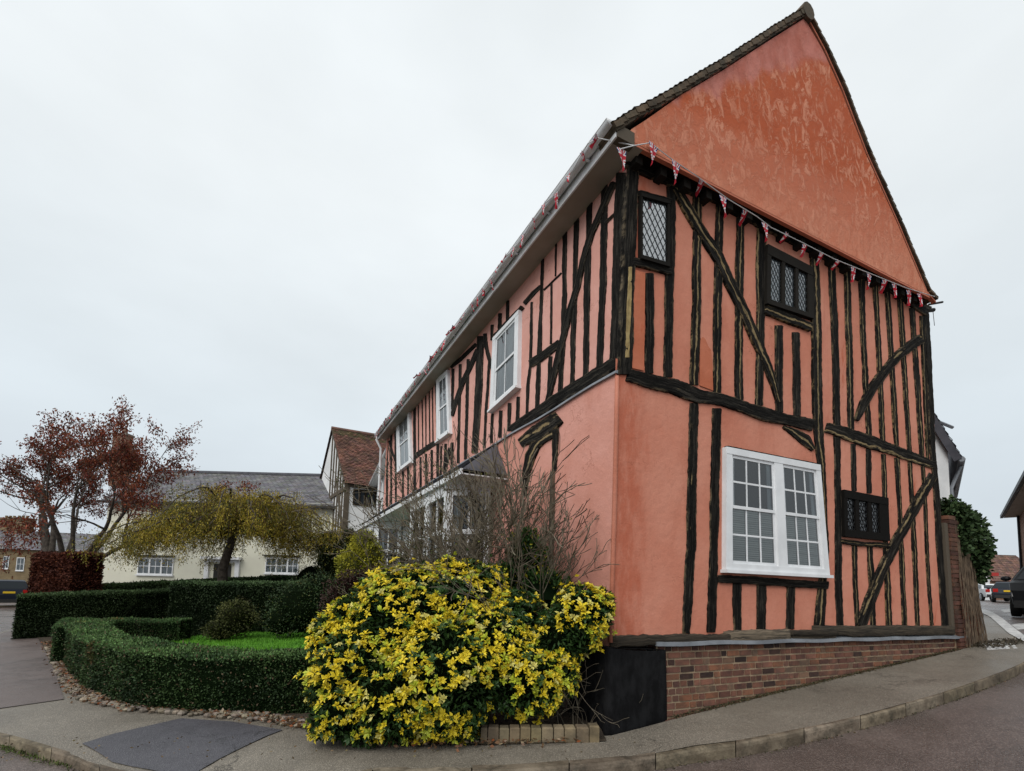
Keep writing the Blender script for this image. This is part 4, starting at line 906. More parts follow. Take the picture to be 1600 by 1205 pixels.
# ================================================================== FOLIAGE TOOLS
def vnoise(P, s, seed=0):
    P = P*s+seed*13.7
    return (np.sin(P[:, 0]*1.7+np.sin(P[:, 1]*2.3+1.1)*1.3+P[:, 2]*.9)+np.sin(P[:, 1]*1.9+np.sin(P[:, 2]*2.1+.4)*1.4-P[:, 0]*.7)+np.sin(P[:, 2]*2.3+np.sin(P[:, 0]*1.3)*1.2+P[:, 1]*1.1))/3
def unit(A): return A/(np.linalg.norm(A, axis=1)[:, None]+1e-9)
def leaves(mb, P, D, L, Wd, C, fold=False):
    """rhomb leaves: base P, direction D (unit), length L, width Wd, colour C (n,3)"""
    n = len(P); D = unit(D); S = unit(np.cross(D, unit(rng.normal(size=(n, 3))))); L = np.broadcast_to(L, n)[:, None]; Wd = np.broadcast_to(Wd, n)[:, None]
    if not fold:
        V = np.stack([P, P+D*L*.5+S*Wd/2, P+D*L, P+D*L*.5-S*Wd/2], 1).reshape(-1, 3)
        mb.quadsnp(V, np.arange(4*n).reshape(-1, 4), C)
    else:
        U_ = np.cross(D, S); V = np.stack([P, P+D*L*.45+S*Wd/2+U_*Wd*.22, P+D*L, P+D*L*.45-S*Wd/2+U_*Wd*.22, P+D*L*.5], 1).reshape(-1, 3)
        b = np.arange(n)[:, None]*5; Q = np.concatenate([b+np.array([[0, 1, 2, 4]]), b+np.array([[0, 4, 2, 3]])], 0); mb.quadsnp(V, Q, np.concatenate([C, C*.9], 0))
def cvar(n, c, var=.25, hue=.1):
    f = rng.uniform(1-var, 1+var, n)[:, None]; return np.array(c)[None, :]*f*(1+rng.uniform(-hue, hue, (n, 3)))
def hedge(name, path, width, height, label, colors, dens=2600, leaf=.03, zoff=.1, hfun=None, rnd=.12, group=None, cat='hedge', topc=1.5, wid=None):
    """clipped hedge along a ground path"""
    P = [xy(p) for p in path]; L = plen(P); N = max(4, int(L/.15)); C = [polyline_at(P, L*k/N) for k in range(N+1)]
    T_ = [norm(C[min(k+1, N)]-C[max(k-1, 0)]) for k in range(N+1)]; S = [np.cross(t, ZV) for t in T_]
    H = [(hfun(k/N) if hfun else height) for k in range(N+1)]; Zb = [hz(c[0], c[1])+zoff for c in C]
    mb = MB(); prof = [(-1, 0), (-1, .5), (-1, .93), (-.8, 1), (0, 1), (.8, 1), (1, .93), (1, .5), (1, 0)]
    V = []
    for k in range(N+1):
        for a, h in prof: V.append(C[k]+S[k]*a*(width/2-.035)+ZV*(Zb[k]+h*(H[k]-.035)))
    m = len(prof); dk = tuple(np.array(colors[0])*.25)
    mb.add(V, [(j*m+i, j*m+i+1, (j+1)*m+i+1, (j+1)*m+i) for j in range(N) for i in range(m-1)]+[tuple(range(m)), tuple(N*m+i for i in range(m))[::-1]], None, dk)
    area = L*(2*height+width)+2*width*height; n = int(area*dens)
    s = rng.uniform(0, 1, n); per = 2*height+width; q = rng.uniform(0, per, n); endm = rng.uniform(0, 1, n) < (2*width*height)/area
    Ca = np.array(C); Sa = np.array(S); Ta = np.array(T_); Ha = np.array(H); Za = np.array(Zb); kx = s*N; k0 = np.minimum(kx.astype(int), N-1); fr = (kx-k0)[:, None]
    c = Ca[k0]*(1-fr)+Ca[k0+1]*fr; sd_ = unit(Sa[k0]*(1-fr)+Sa[k0+1]*fr); hh = (Ha[k0]*(1-fr[:, 0])+Ha[k0+1]*fr[:, 0]); zb_ = Za[k0]*(1-fr[:, 0])+Za[k0+1]*fr[:, 0]
    left = q < height; right = q > height+width; top = ~left & ~right
    a = np.where(left, -1., np.where(right, 1., (q-height)/width*2-1)); h = np.where(left, q/height, np.where(right, (q-height-width)/height, 1.))
    # ends
    a = np.where(endm, rng.uniform(-1, 1, n), a); h = np.where(endm, rng.uniform(0, 1, n), h); ke = np.where(rng.uniform(size=n) < .5, 0, N)
    c[endm] = Ca[ke[endm]]; sd_[endm] = Sa[ke[endm]]; hh[endm] = Ha[ke[endm]]; zb_[endm] = Za[ke[endm]]
    nrm = sd_*np.where(top, 0, a)[:, None]+ZV[None, :]*np.where(top, 1, 0)[:, None]
    nrm[endm] = np.where(ke[endm] == 0, -1, 1)[:, None]*Ta[ke[endm]]
    # round the top edges
    cut = np.maximum(0, np.abs(a)-(1-rnd*1.0))*np.maximum(0, h-(1-rnd))*30
    Pn = c+sd_*(a*width/2)[:, None]+ZV[None, :]*(zb_+h*hh)[:, None]
    bump_ = vnoise(Pn, 2.2)*.028+vnoise(Pn, 7, 3)*.02
    Pn = Pn+nrm*(bump_-rng.uniform(0, .06, n))[:, None]-ZV[None, :]*(cut*.06)[:, None]
    D = nrm*.7+rng.normal(size=(n, 3))*.75+ZV*.25; mixc = np.clip(.5+vnoise(Pn, 3.1, 5)*.5+rng.normal(0, .25, n), 0, 1)[:, None]
    col = np.array(colors[0])*(1-mixc)+np.array(colors[1])*mixc; col = col*rng.uniform(.6, 1.4, n)[:, None]
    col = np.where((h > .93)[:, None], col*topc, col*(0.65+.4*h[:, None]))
    if len(colors) > 2: k_ = rng.uniform(size=n) < .06; col[k_] = np.array(colors[2])*rng.uniform(.6, 1.2, k_.sum())[:, None]
    bp_ = (vnoise(Pn, 1.7, 9)+.4*vnoise(Pn, 6, 4) > .95); col[bp_] = col[bp_]*np.array([1.9, 1.1, 1.0])
    sh_ = np.where(rng.uniform(size=n) < .03, 1.9, 1.); D[:, 2] += np.where(sh_ > 1, 1.5, 0)
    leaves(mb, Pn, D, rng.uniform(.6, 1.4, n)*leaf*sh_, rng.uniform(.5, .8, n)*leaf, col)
    o = mb.build(name, M['leaf'], None, loc=[*C[0][:2], Zb[0]]); tag(o, label, cat, group); return o
gd = ((.012, .026, .008), (.03, .062, .016), (.06, .09, .03))
fh = [xy(G(u, v, .1)) for u, v in ((640, 1119), (560, 1119), (480, 1119), (400, 1118), (330, 1117), (270, 1114), (202, 1107), (151, 1088), (121, 1070), (101, 1045), (94, 1018))]
fh = [p+np.cross(norm(fh[min(i+1, len(fh)-1)]-fh[max(i-1, 0)]), ZV)*.31 for i, p in enumerate(fh)]
fh += [xy(atY(*q)) for q in ((118, 960, 9.5), (160, 960, 10.5), (225, 960, 11.0), (292, 960, 11.2))]
fh = smooth(fh, 3)
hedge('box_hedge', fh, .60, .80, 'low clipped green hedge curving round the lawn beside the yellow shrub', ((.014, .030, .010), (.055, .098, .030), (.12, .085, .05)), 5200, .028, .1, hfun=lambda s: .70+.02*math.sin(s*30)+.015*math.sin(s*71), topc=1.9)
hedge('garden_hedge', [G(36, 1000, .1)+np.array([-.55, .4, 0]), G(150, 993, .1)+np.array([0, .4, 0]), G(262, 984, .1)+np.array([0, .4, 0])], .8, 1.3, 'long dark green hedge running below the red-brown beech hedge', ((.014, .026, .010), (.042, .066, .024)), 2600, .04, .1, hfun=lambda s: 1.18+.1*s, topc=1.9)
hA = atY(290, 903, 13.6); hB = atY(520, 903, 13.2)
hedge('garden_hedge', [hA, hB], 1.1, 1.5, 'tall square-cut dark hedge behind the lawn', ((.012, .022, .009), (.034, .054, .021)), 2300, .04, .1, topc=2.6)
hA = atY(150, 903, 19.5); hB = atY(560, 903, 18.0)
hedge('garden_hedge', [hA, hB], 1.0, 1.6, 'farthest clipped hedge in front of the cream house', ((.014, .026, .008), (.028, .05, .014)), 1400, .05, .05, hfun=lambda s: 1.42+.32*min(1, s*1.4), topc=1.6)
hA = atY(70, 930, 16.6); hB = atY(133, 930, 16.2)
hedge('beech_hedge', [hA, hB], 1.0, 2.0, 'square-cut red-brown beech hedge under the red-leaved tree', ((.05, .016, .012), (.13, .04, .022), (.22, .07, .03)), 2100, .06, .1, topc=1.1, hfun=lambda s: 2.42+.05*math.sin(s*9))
# dome bush behind the hedges
def blob_bush(name, lumps, label, cols, n, leaf, mat_='leaf', up=.3, cat='bush', trunk=None, elong=.55, core=.82, gap=0., root=None, dstr=.9, droop=0.):
    """leafy bush: lumps = [(centre, (rx,ry,rz))...]"""
    c0 = lumps[0][0]; gz = hz(c0[0], c0[1])+.1
    mb = MB()
    for c, r in lumps:
        c = np.array(c); k, q = 10, 8; V = []
        for i in range(q+1):
            for j in range(k):
                th_, ph = math.pi*i/q, 2*math.pi*j/k; V.append(c+np.array([math.sin(th_)*math.cos(ph)*r[0], math.sin(th_)*math.sin(ph)*r[1], math.cos(th_)*r[2]])*core*(1+.15*random.uniform(-1, 1)))
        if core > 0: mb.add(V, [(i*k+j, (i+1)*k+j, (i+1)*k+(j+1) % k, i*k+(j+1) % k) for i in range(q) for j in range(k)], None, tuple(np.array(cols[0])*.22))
    wts = np.array([r[0]*r[2]+r[1]*r[2]+r[0]*r[1] for c, r in lumps]); wts /= wts.sum()
    for (c, r), w_ in zip(lumps, wts):
        m = int(n*w_); N_ = unit(rng.normal(size=(m, 3))); r = np.array(r); rad = rng.uniform(.66, 1.08, m)[:, None]
        Pn = np.array(c)+N_*r*(rad+.16*vnoise(N_*3+np.array(c), 1.5)[:, None]); ok = np.ones(m, bool)
        for c2, r2 in lumps:
            if c2 is c: continue
            ok &= np.sum(((Pn-np.array(c2))/np.array(r2))**2, 1) > .62
        if gap: ok &= vnoise(Pn, 4.5, 2) > -gap
        ok &= Pn[:, 2] > gz-.1
        Pn, N_ = Pn[ok], N_[ok]; m = len(Pn); D = N_*dstr+rng.normal(size=(m, 3))*.6+ZV*up-ZV*droop
        mix_ = np.clip(.5+.45*vnoise(Pn, 3.3, 4)+rng.normal(0, .22, m), 0, 1)[:, None]; col = np.array(cols[0])*(1-mix_)+np.array(cols[1])*mix_
        if len(cols) > 2: k_ = rng.uniform(size=m) < .12; col[k_] = np.array(cols[2])
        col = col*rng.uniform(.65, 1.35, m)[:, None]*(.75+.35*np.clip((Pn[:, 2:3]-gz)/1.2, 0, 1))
        leaves(mb, Pn, D, rng.uniform(.7, 1.3, m)*leaf, rng.uniform(.8, 1.2, m)*leaf*elong, col)
    if root is not None: return mb.build('foliage', M[mat_], root)
    o = mb.build(name, M[mat_], None, loc=[c0[0], c0[1], gz]); return tag(o, label, cat)
p = atY(487, 905, 17); blob_bush('domed_bush', [(p-ZV*.1, (.62, .6, .62))], 'small domed dark bush rising over the far hedge by the door', ((.012, .02, .008), (.022, .035, .012)), 5000, .035)
# garden border behind the lawn
def B(u, v, y, r): p = atY(u, v, y); return (p, r)
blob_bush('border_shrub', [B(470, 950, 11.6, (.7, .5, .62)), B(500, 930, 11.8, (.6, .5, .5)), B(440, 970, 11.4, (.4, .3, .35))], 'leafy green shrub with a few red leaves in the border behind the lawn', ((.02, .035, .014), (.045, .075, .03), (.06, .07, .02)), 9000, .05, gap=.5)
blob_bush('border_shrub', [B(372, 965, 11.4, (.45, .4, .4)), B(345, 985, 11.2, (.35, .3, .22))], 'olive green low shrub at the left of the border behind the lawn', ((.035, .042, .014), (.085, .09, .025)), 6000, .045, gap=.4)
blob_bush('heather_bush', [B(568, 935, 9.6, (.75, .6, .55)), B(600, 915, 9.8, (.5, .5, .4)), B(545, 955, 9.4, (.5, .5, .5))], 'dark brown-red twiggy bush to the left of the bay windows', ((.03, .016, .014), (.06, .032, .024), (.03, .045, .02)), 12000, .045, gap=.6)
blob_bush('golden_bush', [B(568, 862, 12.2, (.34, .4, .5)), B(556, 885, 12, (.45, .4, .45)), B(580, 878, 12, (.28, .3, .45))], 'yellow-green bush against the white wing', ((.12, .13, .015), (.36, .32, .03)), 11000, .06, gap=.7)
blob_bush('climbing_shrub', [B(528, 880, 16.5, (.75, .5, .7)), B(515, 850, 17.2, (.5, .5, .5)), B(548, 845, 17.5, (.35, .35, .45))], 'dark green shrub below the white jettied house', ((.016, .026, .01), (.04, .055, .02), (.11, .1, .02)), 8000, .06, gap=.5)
# strap-leaved plants in the border
for i, (u, v, lab) in enumerate(((405, 985, 'spiky strap-leaved plant nearest the olive shrub at the lawn edge'), (432, 990, 'spiky strap-leaved plant in the middle of the lawn edge'), (462, 985, 'spiky strap-leaved plant at the right of the lawn edge'))):
    p = G(u, v, .3); mb = MB(); n = 60; th = rng.uniform(0, 6.28, n)
    for a in th:
        L = random.uniform(.35, .6); d_ = np.array([math.cos(a), math.sin(a), 0]); sd_ = np.cross(d_, ZV)*.012
        pts = [p+d_*L*.45*t*t+ZV*(L*(t-.35*t*t)) for t in (0, .35, .7, 1)]; f = random.uniform(.6, 1.3)
        V = []
        for q, ww in zip(pts, (1, 1, .7, .1)): V += [q-sd_*ww, q+sd_*ww]
        mb.add(V, [(0, 1, 3, 2), (2, 3, 5, 4), (4, 5, 7, 6)], None, (.045*f, .075*f, .03*f))
    tag(mb.build('strap_plant', M['leaf'], None, loc=p), lab, 'plant', 'spiky plants at the back of the lawn')

# ------------------------------------------------------------------ yellow shrub with leaf rosettes
def px(u, v, y, rp, sq=(1, 1, 1)): p = atY(u, v, y); r = rp*y/F; return (p, (r*sq[0], r*sq[1], r*sq[2]))
ylump = [px(562, 1052, 5.15, 72), px(640, 985, 5.5, 92), px(720, 965, 5.6, 76), px(700, 1055, 5.05, 88), px(620, 1092, 4.9, 66), px(546, 1108, 4.9, 48), px(765, 1015, 5.25, 72), px(820, 1058, 5.1, 58), px(908, 960, 5.15, 46), px(680, 1110, 4.8, 40), px(528, 1005, 5.35, 42), px(866, 1055, 5.1, 36), px(590, 950, 5.5, 45), px(760, 925, 5.7, 40), px(800, 985, 5.45, 60), px(660, 925, 5.6, 40), px(872, 1005, 5.15, 40), px(905, 985, 5.1, 34), px(935, 945, 5.2, 24), px(512, 1075, 5.0, 30), px(600, 915, 5.55, 26), px(735, 900, 5.65, 24), px(510, 1128, 4.85, 26), px(720, 1130, 4.8, 26), px(575, 1140, 4.8, 26), px(850, 1085, 5.0, 26), px(700, 895, 5.6, 22), px(630, 905, 5.5, 20), px(515, 985, 5.3, 26), px(545, 960, 5.3, 26)]
YS = thing('golden_shrub', G(700, 1150, .1), 'large bright yellow-leaved shrub at the corner of the pink house', 'shrub')
mb = MB()
for c, r in ylump:
    V = []; k, q = 12, 9
    for i in range(q+1):
        for j in range(k):
            th_, ph = math.pi*i/q, 2*math.pi*j/k; V.append(c+np.array([math.sin(th_)*math.cos(ph)*r[0], math.sin(th_)*math.sin(ph)*r[1], math.cos(th_)*r[2]])*.74)
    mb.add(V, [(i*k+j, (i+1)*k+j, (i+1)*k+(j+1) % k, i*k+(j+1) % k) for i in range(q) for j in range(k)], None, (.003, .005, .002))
n = 42000; w_ = np.array([r[0]**2 for c, r in ylump]); w_ /= w_.sum()
PP = []; NN = []
for (c, r), ww in zip(ylump, w_):
    m = int(n*ww); N_ = unit(rng.normal(size=(m, 3))); P_ = c+N_*np.array(r)*rng.uniform(.72, .95, m)[:, None]; PP.append(P_); NN.append(N_)
PP = np.vstack(PP); NN = np.vstack(NN); k_ = PP[:, 2] > .08; PP, NN = PP[k_], NN[k_]
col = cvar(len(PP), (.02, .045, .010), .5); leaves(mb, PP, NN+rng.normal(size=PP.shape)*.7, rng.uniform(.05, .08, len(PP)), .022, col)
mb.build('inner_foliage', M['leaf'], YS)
mb = MB(); cnt = 0
RP = []; RN = []
for (c, r), ww in zip(ylump, w_):
    m = int(8200*ww); N_ = unit(rng.normal(size=(m, 3))+np.array([0, -.25, .25])); P_ = c+N_*np.array(r)*rng.uniform(.93, 1.09, m)[:, None]; ok = P_[:, 2] > .12
    for c2, r2 in ylump:
        if c2 is not c: ok &= np.sum(((P_-c2)/np.array(r2))**2, 1) > .8
    RP.append(P_[ok]); RN.append(N_[ok])
RP = np.vstack(RP); RN = np.vstack(RN)
gapn = vnoise(RP, 4.2, 1)+.5*vnoise(RP, 10, 8); keep = gapn > -.46; RP, RN = RP[keep], RN[keep]; k_ = rng.uniform(size=len(RP)) < .035; RP[k_] += RN[k_]*rng.uniform(.03, .11, (int(k_.sum()), 1))+ZV*.03
for p, nn in zip(RP, RN):
    uvp = None
    d = p-EYE; u_ = CX+F*(d@RT)/(d@FW); v_ = CY-F*(d@UP)/(d@FW)
    green = (795 < u_ < 872 and 880 < v_ < 980 and random.random() < .85) or random.random() < .10 or vnoise(p[None, :], 2.6, 3)[0] > .82 or (730 < u_ < 790 and v_ < 905 and random.random() < .4) or (v_ > 1070 and 735 < u_ < 800 and random.random() < .7)
    if green and 795 < u_ < 872 and v_ < 980 and random.random() < .35: continue
    ax = norm(nn*.75+ZV*.55+np.array([0, -.15, 0])+rng.normal(size=3)*.22); t1 = norm(np.cross(ax, [.3, .8, .1])); t2 = np.cross(ax, t1); ns_ = random.choice((7, 8, 9, 10)); el = random.uniform(.1, .6); big = random.uniform(.7, 1.35); ph0 = random.uniform(0, 6.28)
    base = np.array((.03, .075, .014)) if green else np.array((.70, .55, .026)) if random.random() < .66 else np.array((.40, .44, .03)) if random.random() < .75 else np.array((.62, .56, .16))
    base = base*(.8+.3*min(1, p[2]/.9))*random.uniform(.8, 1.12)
    A = ph0+np.arange(ns_)*2.399; rr = np.array([el+.5*(k/ns_) for k in range(ns_)])
    D = np.array([(t1*math.cos(a)+t2*math.sin(a))*math.cos(e_)+ax*math.sin(e_) for a, e_ in zip(A, rr)])
    Lf = rng.uniform(.036, .056, ns_)*big
    D = unit(D+rng.normal(size=D.shape)*.2); Lf = Lf*rng.uniform(.6, 1.2, ns_)
    S = unit(np.cross(D, ax)); U_ = np.cross(S, D); Wd = (Lf*rng.uniform(.40, .52, ns_))[:, None]; L = Lf[:, None]
    dr_ = -U_*0
    b0 = p+D*.004
    V = np.stack([b0, b0+D*L*.55+S*Wd/2+U_*.006, b0+D*L-ax*L*.12, b0+D*L*.55-S*Wd/2+U_*.006, b0+D*L*.55], 1).reshape(-1, 3)
    b = np.arange(ns_)[:, None]*5; Q = np.concatenate([b+np.array([[0, 1, 2, 4]]), b+np.array([[0, 4, 2, 3]])], 0)
    cc = base[None, :]*rng.uniform(.85, 1.1, (ns_, 1)); mb.quadsnp(V, Q, np.concatenate([cc, cc*.88], 0))
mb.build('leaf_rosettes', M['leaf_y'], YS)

# ------------------------------------------------------------------ woody growth
def grow(mb, tips, p, d, L, r, depth, spread=.5, seg=5, up=.0, wobble=.12, kids=3, sides=5, shrink=.68, minr=.0018, gravity=0.):
    pts = [np.array(p)]; rr = [r]; dd = norm(d); sl = L/seg
    for k in range(seg):
        dd = norm(dd+rng.normal(size=3)*wobble+ZV*up*.15-ZV*gravity*.2); pts.append(pts[-1]+dd*sl); rr.append(max(minr, r*(1-.55*(k+1)/seg)))
    mb.tube(pts, rr, sides, None, False)
    if depth == 0: tips.append((pts, dd)); return
    for k in range(kids):
        i = seg if k == 0 else random.randint(max(1, seg//2), seg); nd = norm(dd+rng.normal(size=3)*spread)
        grow(mb, tips, pts[i], nd, L*shrink*random.uniform(.8, 1.15), max(minr, rr[i]*(.85 if k == 0 else .65)), depth-1, spread, max(3, seg-1), up, wobble, kids, max(3, sides-1), shrink, minr, gravity)
def woody(name, base, stems, label, kids, depth, L, r, spread, cat='shrub', leafc=None, nleaf=0, leafsz=.03, up=.3, shrink=.7, seed=1, fan=None, minr=.0022):
    random.seed(seed); global rng; rng = np.random.default_rng(seed)
    th_ = thing(name, base, label, cat); mb = MB(); tips = []
    for k in range(stems):
        d = fan(k/max(1, stems-1)) if fan else norm([random.uniform(-.6, .6), random.uniform(-.4, .4), 1])
        grow(mb, tips, np.array(base)+rng.normal(size=3)*np.array([.12, .08, .02]), d, L*random.uniform(.75, 1.15), r*random.uniform(.7, 1.1), depth, spread, 5, up, .10, kids, 5, shrink, minr)
    mb.build('branches', M['twig'], th_)
    if nleaf:
        lm = MB(); P = []; D = []
        for _ in range(nleaf):
            pts, dd = random.choice(tips); i = random.randint(0, len(pts)-1); P.append(pts[i]+rng.normal(size=3)*.02); D.append(dd+rng.normal(size=3))
        P = np.array(P); D = np.array(D); col = cvar(len(P), leafc[0], .4); k_ = rng.uniform(size=len(P)) < .4; col[k_] = cvar(int(k_.sum()), leafc[1], .3); leaves(lm, P, D, rng.uniform(.7, 1.3, len(P))*leafsz, rng.uniform(.5, .7, len(P))*leafsz, col); lm.build('leaves', M['leaf'], th_)
    return th_
b1 = G(865, 1085, .1); b1 = np.array([.34, 5.95, hz(.42, 5.95)+.1])
woody('bare_shrub', b1, 13, 'leafless branching shrub against the plain pink wall', 3, 4, 1.45, .017, .34, fan=lambda s: norm([-.42+.62*s+random.uniform(-.1, .1), random.uniform(-.12, .1), 1.25]), seed=3, shrink=.64, minr=.0042, up=.1, leafc=((.05, .06, .02), (.12, .12, .02)), nleaf=120, leafsz=.03)
b2 = np.array([-.45, 6.7, .2]); woody('bare_shrub', b2, 14, 'tall arching leafless shrub in front of the nearer bay window', 3, 4, 1.5, .017, .36, fan=lambda s: norm([-.45+.85*s+random.uniform(-.1, .1), random.uniform(-.2, .1), 1.15]), seed=5, shrink=.64, minr=.0045, up=.15, leafc=((.07, .07, .02), (.13, .12, .02)), nleaf=500, leafsz=.03)
b3 = np.array([-1.18, 7.6, .2]); woody('bare_shrub', b3, 12, 'dense twiggy brown shrub hiding the farther bay window', 3, 4, 1.35, .015, .40, fan=lambda s: norm([-.26+.56*s+random.uniform(-.15, .15), random.uniform(-.2, .2), 1.3]), seed=8, shrink=.6, minr=.0042, up=.2, leafc=((.05, .06, .018), (.08, .06, .02)), nleaf=3600, leafsz=.038)
random.seed(11); rng = np.random.default_rng(11)
p = atY(820, 870, 6.1); blob_bush('green_shrub', [(p, (.26, .25, .32)), (atY(855, 925, 5.95), (.3, .25, .25)), (atY(795, 905, 6.1), (.25, .25, .2))], 'glossy dark green shrub among the bare stems behind the yellow shrub', ((.016, .04, .012), (.04, .09, .02), (.25, .22, .02)), 5200, .06, gap=.4, elong=.45)
# dry twigs beside the black buttress
mb = MB(); tips = []
for k in range(14):
    grow(mb, tips, np.array([.55+random.uniform(-.3, .35), 5.15+random.uniform(-.05, .2), .15]), norm([random.uniform(-.6, .9), random.uniform(-.5, .3), 1]), .45, .005, 2, .6, 4, 0, .25, 2, 4, .7, .0018)
tag(mb.build('dry_twigs', M['twig'], None, loc=(.55, 5.2, .1)), 'tangle of thin dry twigs beside the black buttress', 'twigs')

# red-leaved tree
random.seed(21); rng = np.random.default_rng(21)
def tree(name, base, label, stems, leafcols, nleaf, leafsz, depth, kids, spread, L, up=.1, droop=.5, elong=.45, shrink=.72, seed=1, group=None, mat_='leaf_t'):
    t_ = thing(name, base, label, 'tree', group); mb = MB(); tips = []
    for p0, d, l, r in stems: grow(mb, tips, p0, d, l, r, depth, spread, 6, up, .08, kids, 7, shrink, .006)
    mb.build('trunk', M['bark'], t_, smooth=True); lm = MB(); P = []; D = []
    for _ in range(nleaf):
        pts, dd = random.choice(tips); i = random.randint(1, len(pts)-1); f = random.random(); P.append(pts[i-1]*(1-f)+pts[i]*f+rng.normal(size=3)*.11); D.append(rng.normal(size=3)*.5-ZV*droop)
    P = np.array(P); D = np.array(D); n = len(P); pick = rng.integers(0, len(leafcols), n); col = np.array(leafcols)[pick]*rng.uniform(.55, 1.4, n)[:, None]
    leaves(lm, P, D, rng.uniform(.7, 1.3, n)*leafsz, rng.uniform(.8, 1.2, n)*leafsz*elong, col); lm.build('crown', M[mat_], t_); return t_
TY = 18.3; tb = atY(105, 900, TY); tb[2] = hz(tb[0], tb[1])+.1
def tp_(u, v, y=18.3): return atY(u, v, y)
def stem(u0, v0, u1, v1, l, r, dy=0.): a = tp_(u0, v0, TY); b = tp_(u1, v1, TY+dy); return (a, b-a, l*1.3, r)
stems = [stem(76, 875, 50, 780, 1.9, .14), stem(80, 875, 78, 790, 2.0, .11, .5), stem(98, 875, 92, 780, 2.0, .10, -.4), stem(100, 875, 128, 790, 1.9, .08, .8), stem(126, 880, 180, 800, 1.9, .10, -.2), stem(133, 880, 200, 790, 2.0, .10, .4), stem(140, 885, 225, 812, 2.1, .085, 0), stem(110, 875, 140, 760, 2.0, .09, .2), stem(70, 870, 30, 800, 1.7, .07, .4)]
mbt = MB()
tree('cherry_tree', tb, 'autumn tree with sparse dark red leaves above the beech hedge', stems, [(.19, .035, .018), (.13, .026, .017), (.24, .06, .022), (.09, .035, .02), (.15, .06, .022)], 30000, .105, 4, 3, .42, 2, seed=21, droop=.7, shrink=.66)
# lower trunk joining stems to the ground
mb = MB()
for p0, d, l, r in stems: mb.tube([tb+(p0-tb)*.25*np.array([1, 1, 0]), lerp(tb, p0, .6), p0], [r*1.2, r*1.1, r], 7, None, False)
for o in bpy.data.objects:
    if o.name == 'cherry_tree': mb.build('trunk', M['bark'], o, smooth=True)
# weeping tree
random.seed(31); rng = np.random.default_rng(31)
WY = 16.0; wb = atY(352, 905, WY); wb[2] = hz(wb[0], wb[1])+.1
WT = thing('weeping_tree', wb, 'umbrella-shaped weeping tree with yellow-olive leaves before the cream house', 'tree')
mb = MB(); fork = atY(362, 845, WY); mb.tube([wb, atY(348, 890, WY), atY(355, 868, WY), fork, atY(372, 825, WY)], [.17, .15, .13, .12, .10], 9, None, False)
cen = atY(372, 825, WY); strands = []
for k in range(46):
    a = 2*math.pi*k/46+random.uniform(-.1, .1); R_ = random.uniform(2.2, 3.9)*(1.12 if math.cos(a) < 0 else .95); top_ = random.uniform(.5, 1.35)*(.62 if math.cos(a) < -.3 else 1.0)
    dirv = np.array([math.cos(a), math.sin(a)*.85, 0]); pts = []
    for j in range(9):
        s = j/8; pts.append(cen+dirv*R_*s+ZV*(top_*math.sin(min(1, s*1.25)*math.pi*.62)*.98-1.1*s**2.6)+rng.normal(size=3)*.07*s)
    mb.tube(pts, [.05*(1-s_/8.5)+.006 for s_ in range(9)], 5, None, False)
    for q in range(62):
        s = random.uniform(.12, 1); p = polyline_at(pts, plen(pts)*s)+np.array([random.uniform(-.35, .35), random.uniform(-.35, .35), random.uniform(-.05, .15)]); Ls = random.uniform(.25, .8)*(1.1 if s > .6 else .75)
        q1 = p+np.array([random.uniform(-.08, .08), random.uniform(-.08, .08), -Ls]); strands.append((p+ZV*.05, q1))
for a, b in strands[::3]: mb.tube([a, (a+b)/2+rng.normal(size=3)*.02, b], [.007, .005, .003], 3, None, False)
mb.build('trunk', M['bark'], WT, smooth=True)
n = 110000; idx = rng.integers(0, len(strands), n); A = np.array([s[0] for s in strands]); Bq = np.array([s[1] for s in strands]); f = rng.uniform(0, 1, n)[:, None]
P = A[idx]*(1-f)+Bq[idx]*f+rng.normal(size=(n, 3))*np.array([.06, .06, .03]); D = rng.normal(size=(n, 3))*.45-ZV*.8
mixv = np.clip(.5+.6*vnoise(P, 1.3, 2)+rng.normal(0, .25, n)+.12*(P[:, 0]-cen[0])/2, 0, 1)[:, None]; col = np.array((.10, .09, .018))*(1-mixv)+np.array((.42, .32, .035))*mixv; k_ = rng.uniform(size=n) < .15; col[k_] = (.09, .11, .02); k_ = rng.uniform(size=n) < .12; col[k_] = (.10, .05, .02)
lm = MB(); leaves(lm, P, D, rng.uniform(.05, .09, n), rng.uniform(.018, .028, n), col*rng.uniform(.65, 1.3, n)[:, None]); lm.build('crown', M['leaf_t'], WT)

# cobbles, leaf litter, stone edging
random.seed(41); rng = np.random.default_rng(41)
mb = MB(); edge = [G(*q, .1) for q in ((72, 1012), (84, 1040), (100, 1072), (125, 1095), (200, 1112), (300, 1119), (400, 1127), (470, 1139))]
Le = plen(edge)
for k in range(900):
    s = random.random(); s = s**1.3; p = polyline_at(edge, Le*s); t_ = norm(polyline_at(edge, Le*s+.1)-p); sd_ = np.cross(ZV, t_); ww = .32 if s < .5 else .2
    p = p+sd_*random.uniform(-.02, ww); p[2] = hz(p[0], p[1])+.12; r = random.uniform(.022, .05); V = []; kk = 6
    for i, (h, rr) in enumerate(((-.4, .8), (.25, 1), (.7, .6))):
        for j in range(kk): a = 2*math.pi*j/kk+k; V.append(p+np.array([math.cos(a)*r*rr*random.uniform(.85, 1.2), math.sin(a)*r*rr*random.uniform(.85, 1.2), h*r*.8]))
    f = random.uniform(.6, 1.7); mb.add(V, [(i*kk+j, i*kk+(j+1) % kk, (i+1)*kk+(j+1) % kk, (i+1)*kk+j) for i in range(2) for j in range(kk)]+[tuple(2*kk+j for j in range(kk))], None, (f, f*random.uniform(.9, 1), f*random.uniform(.8, 1)))
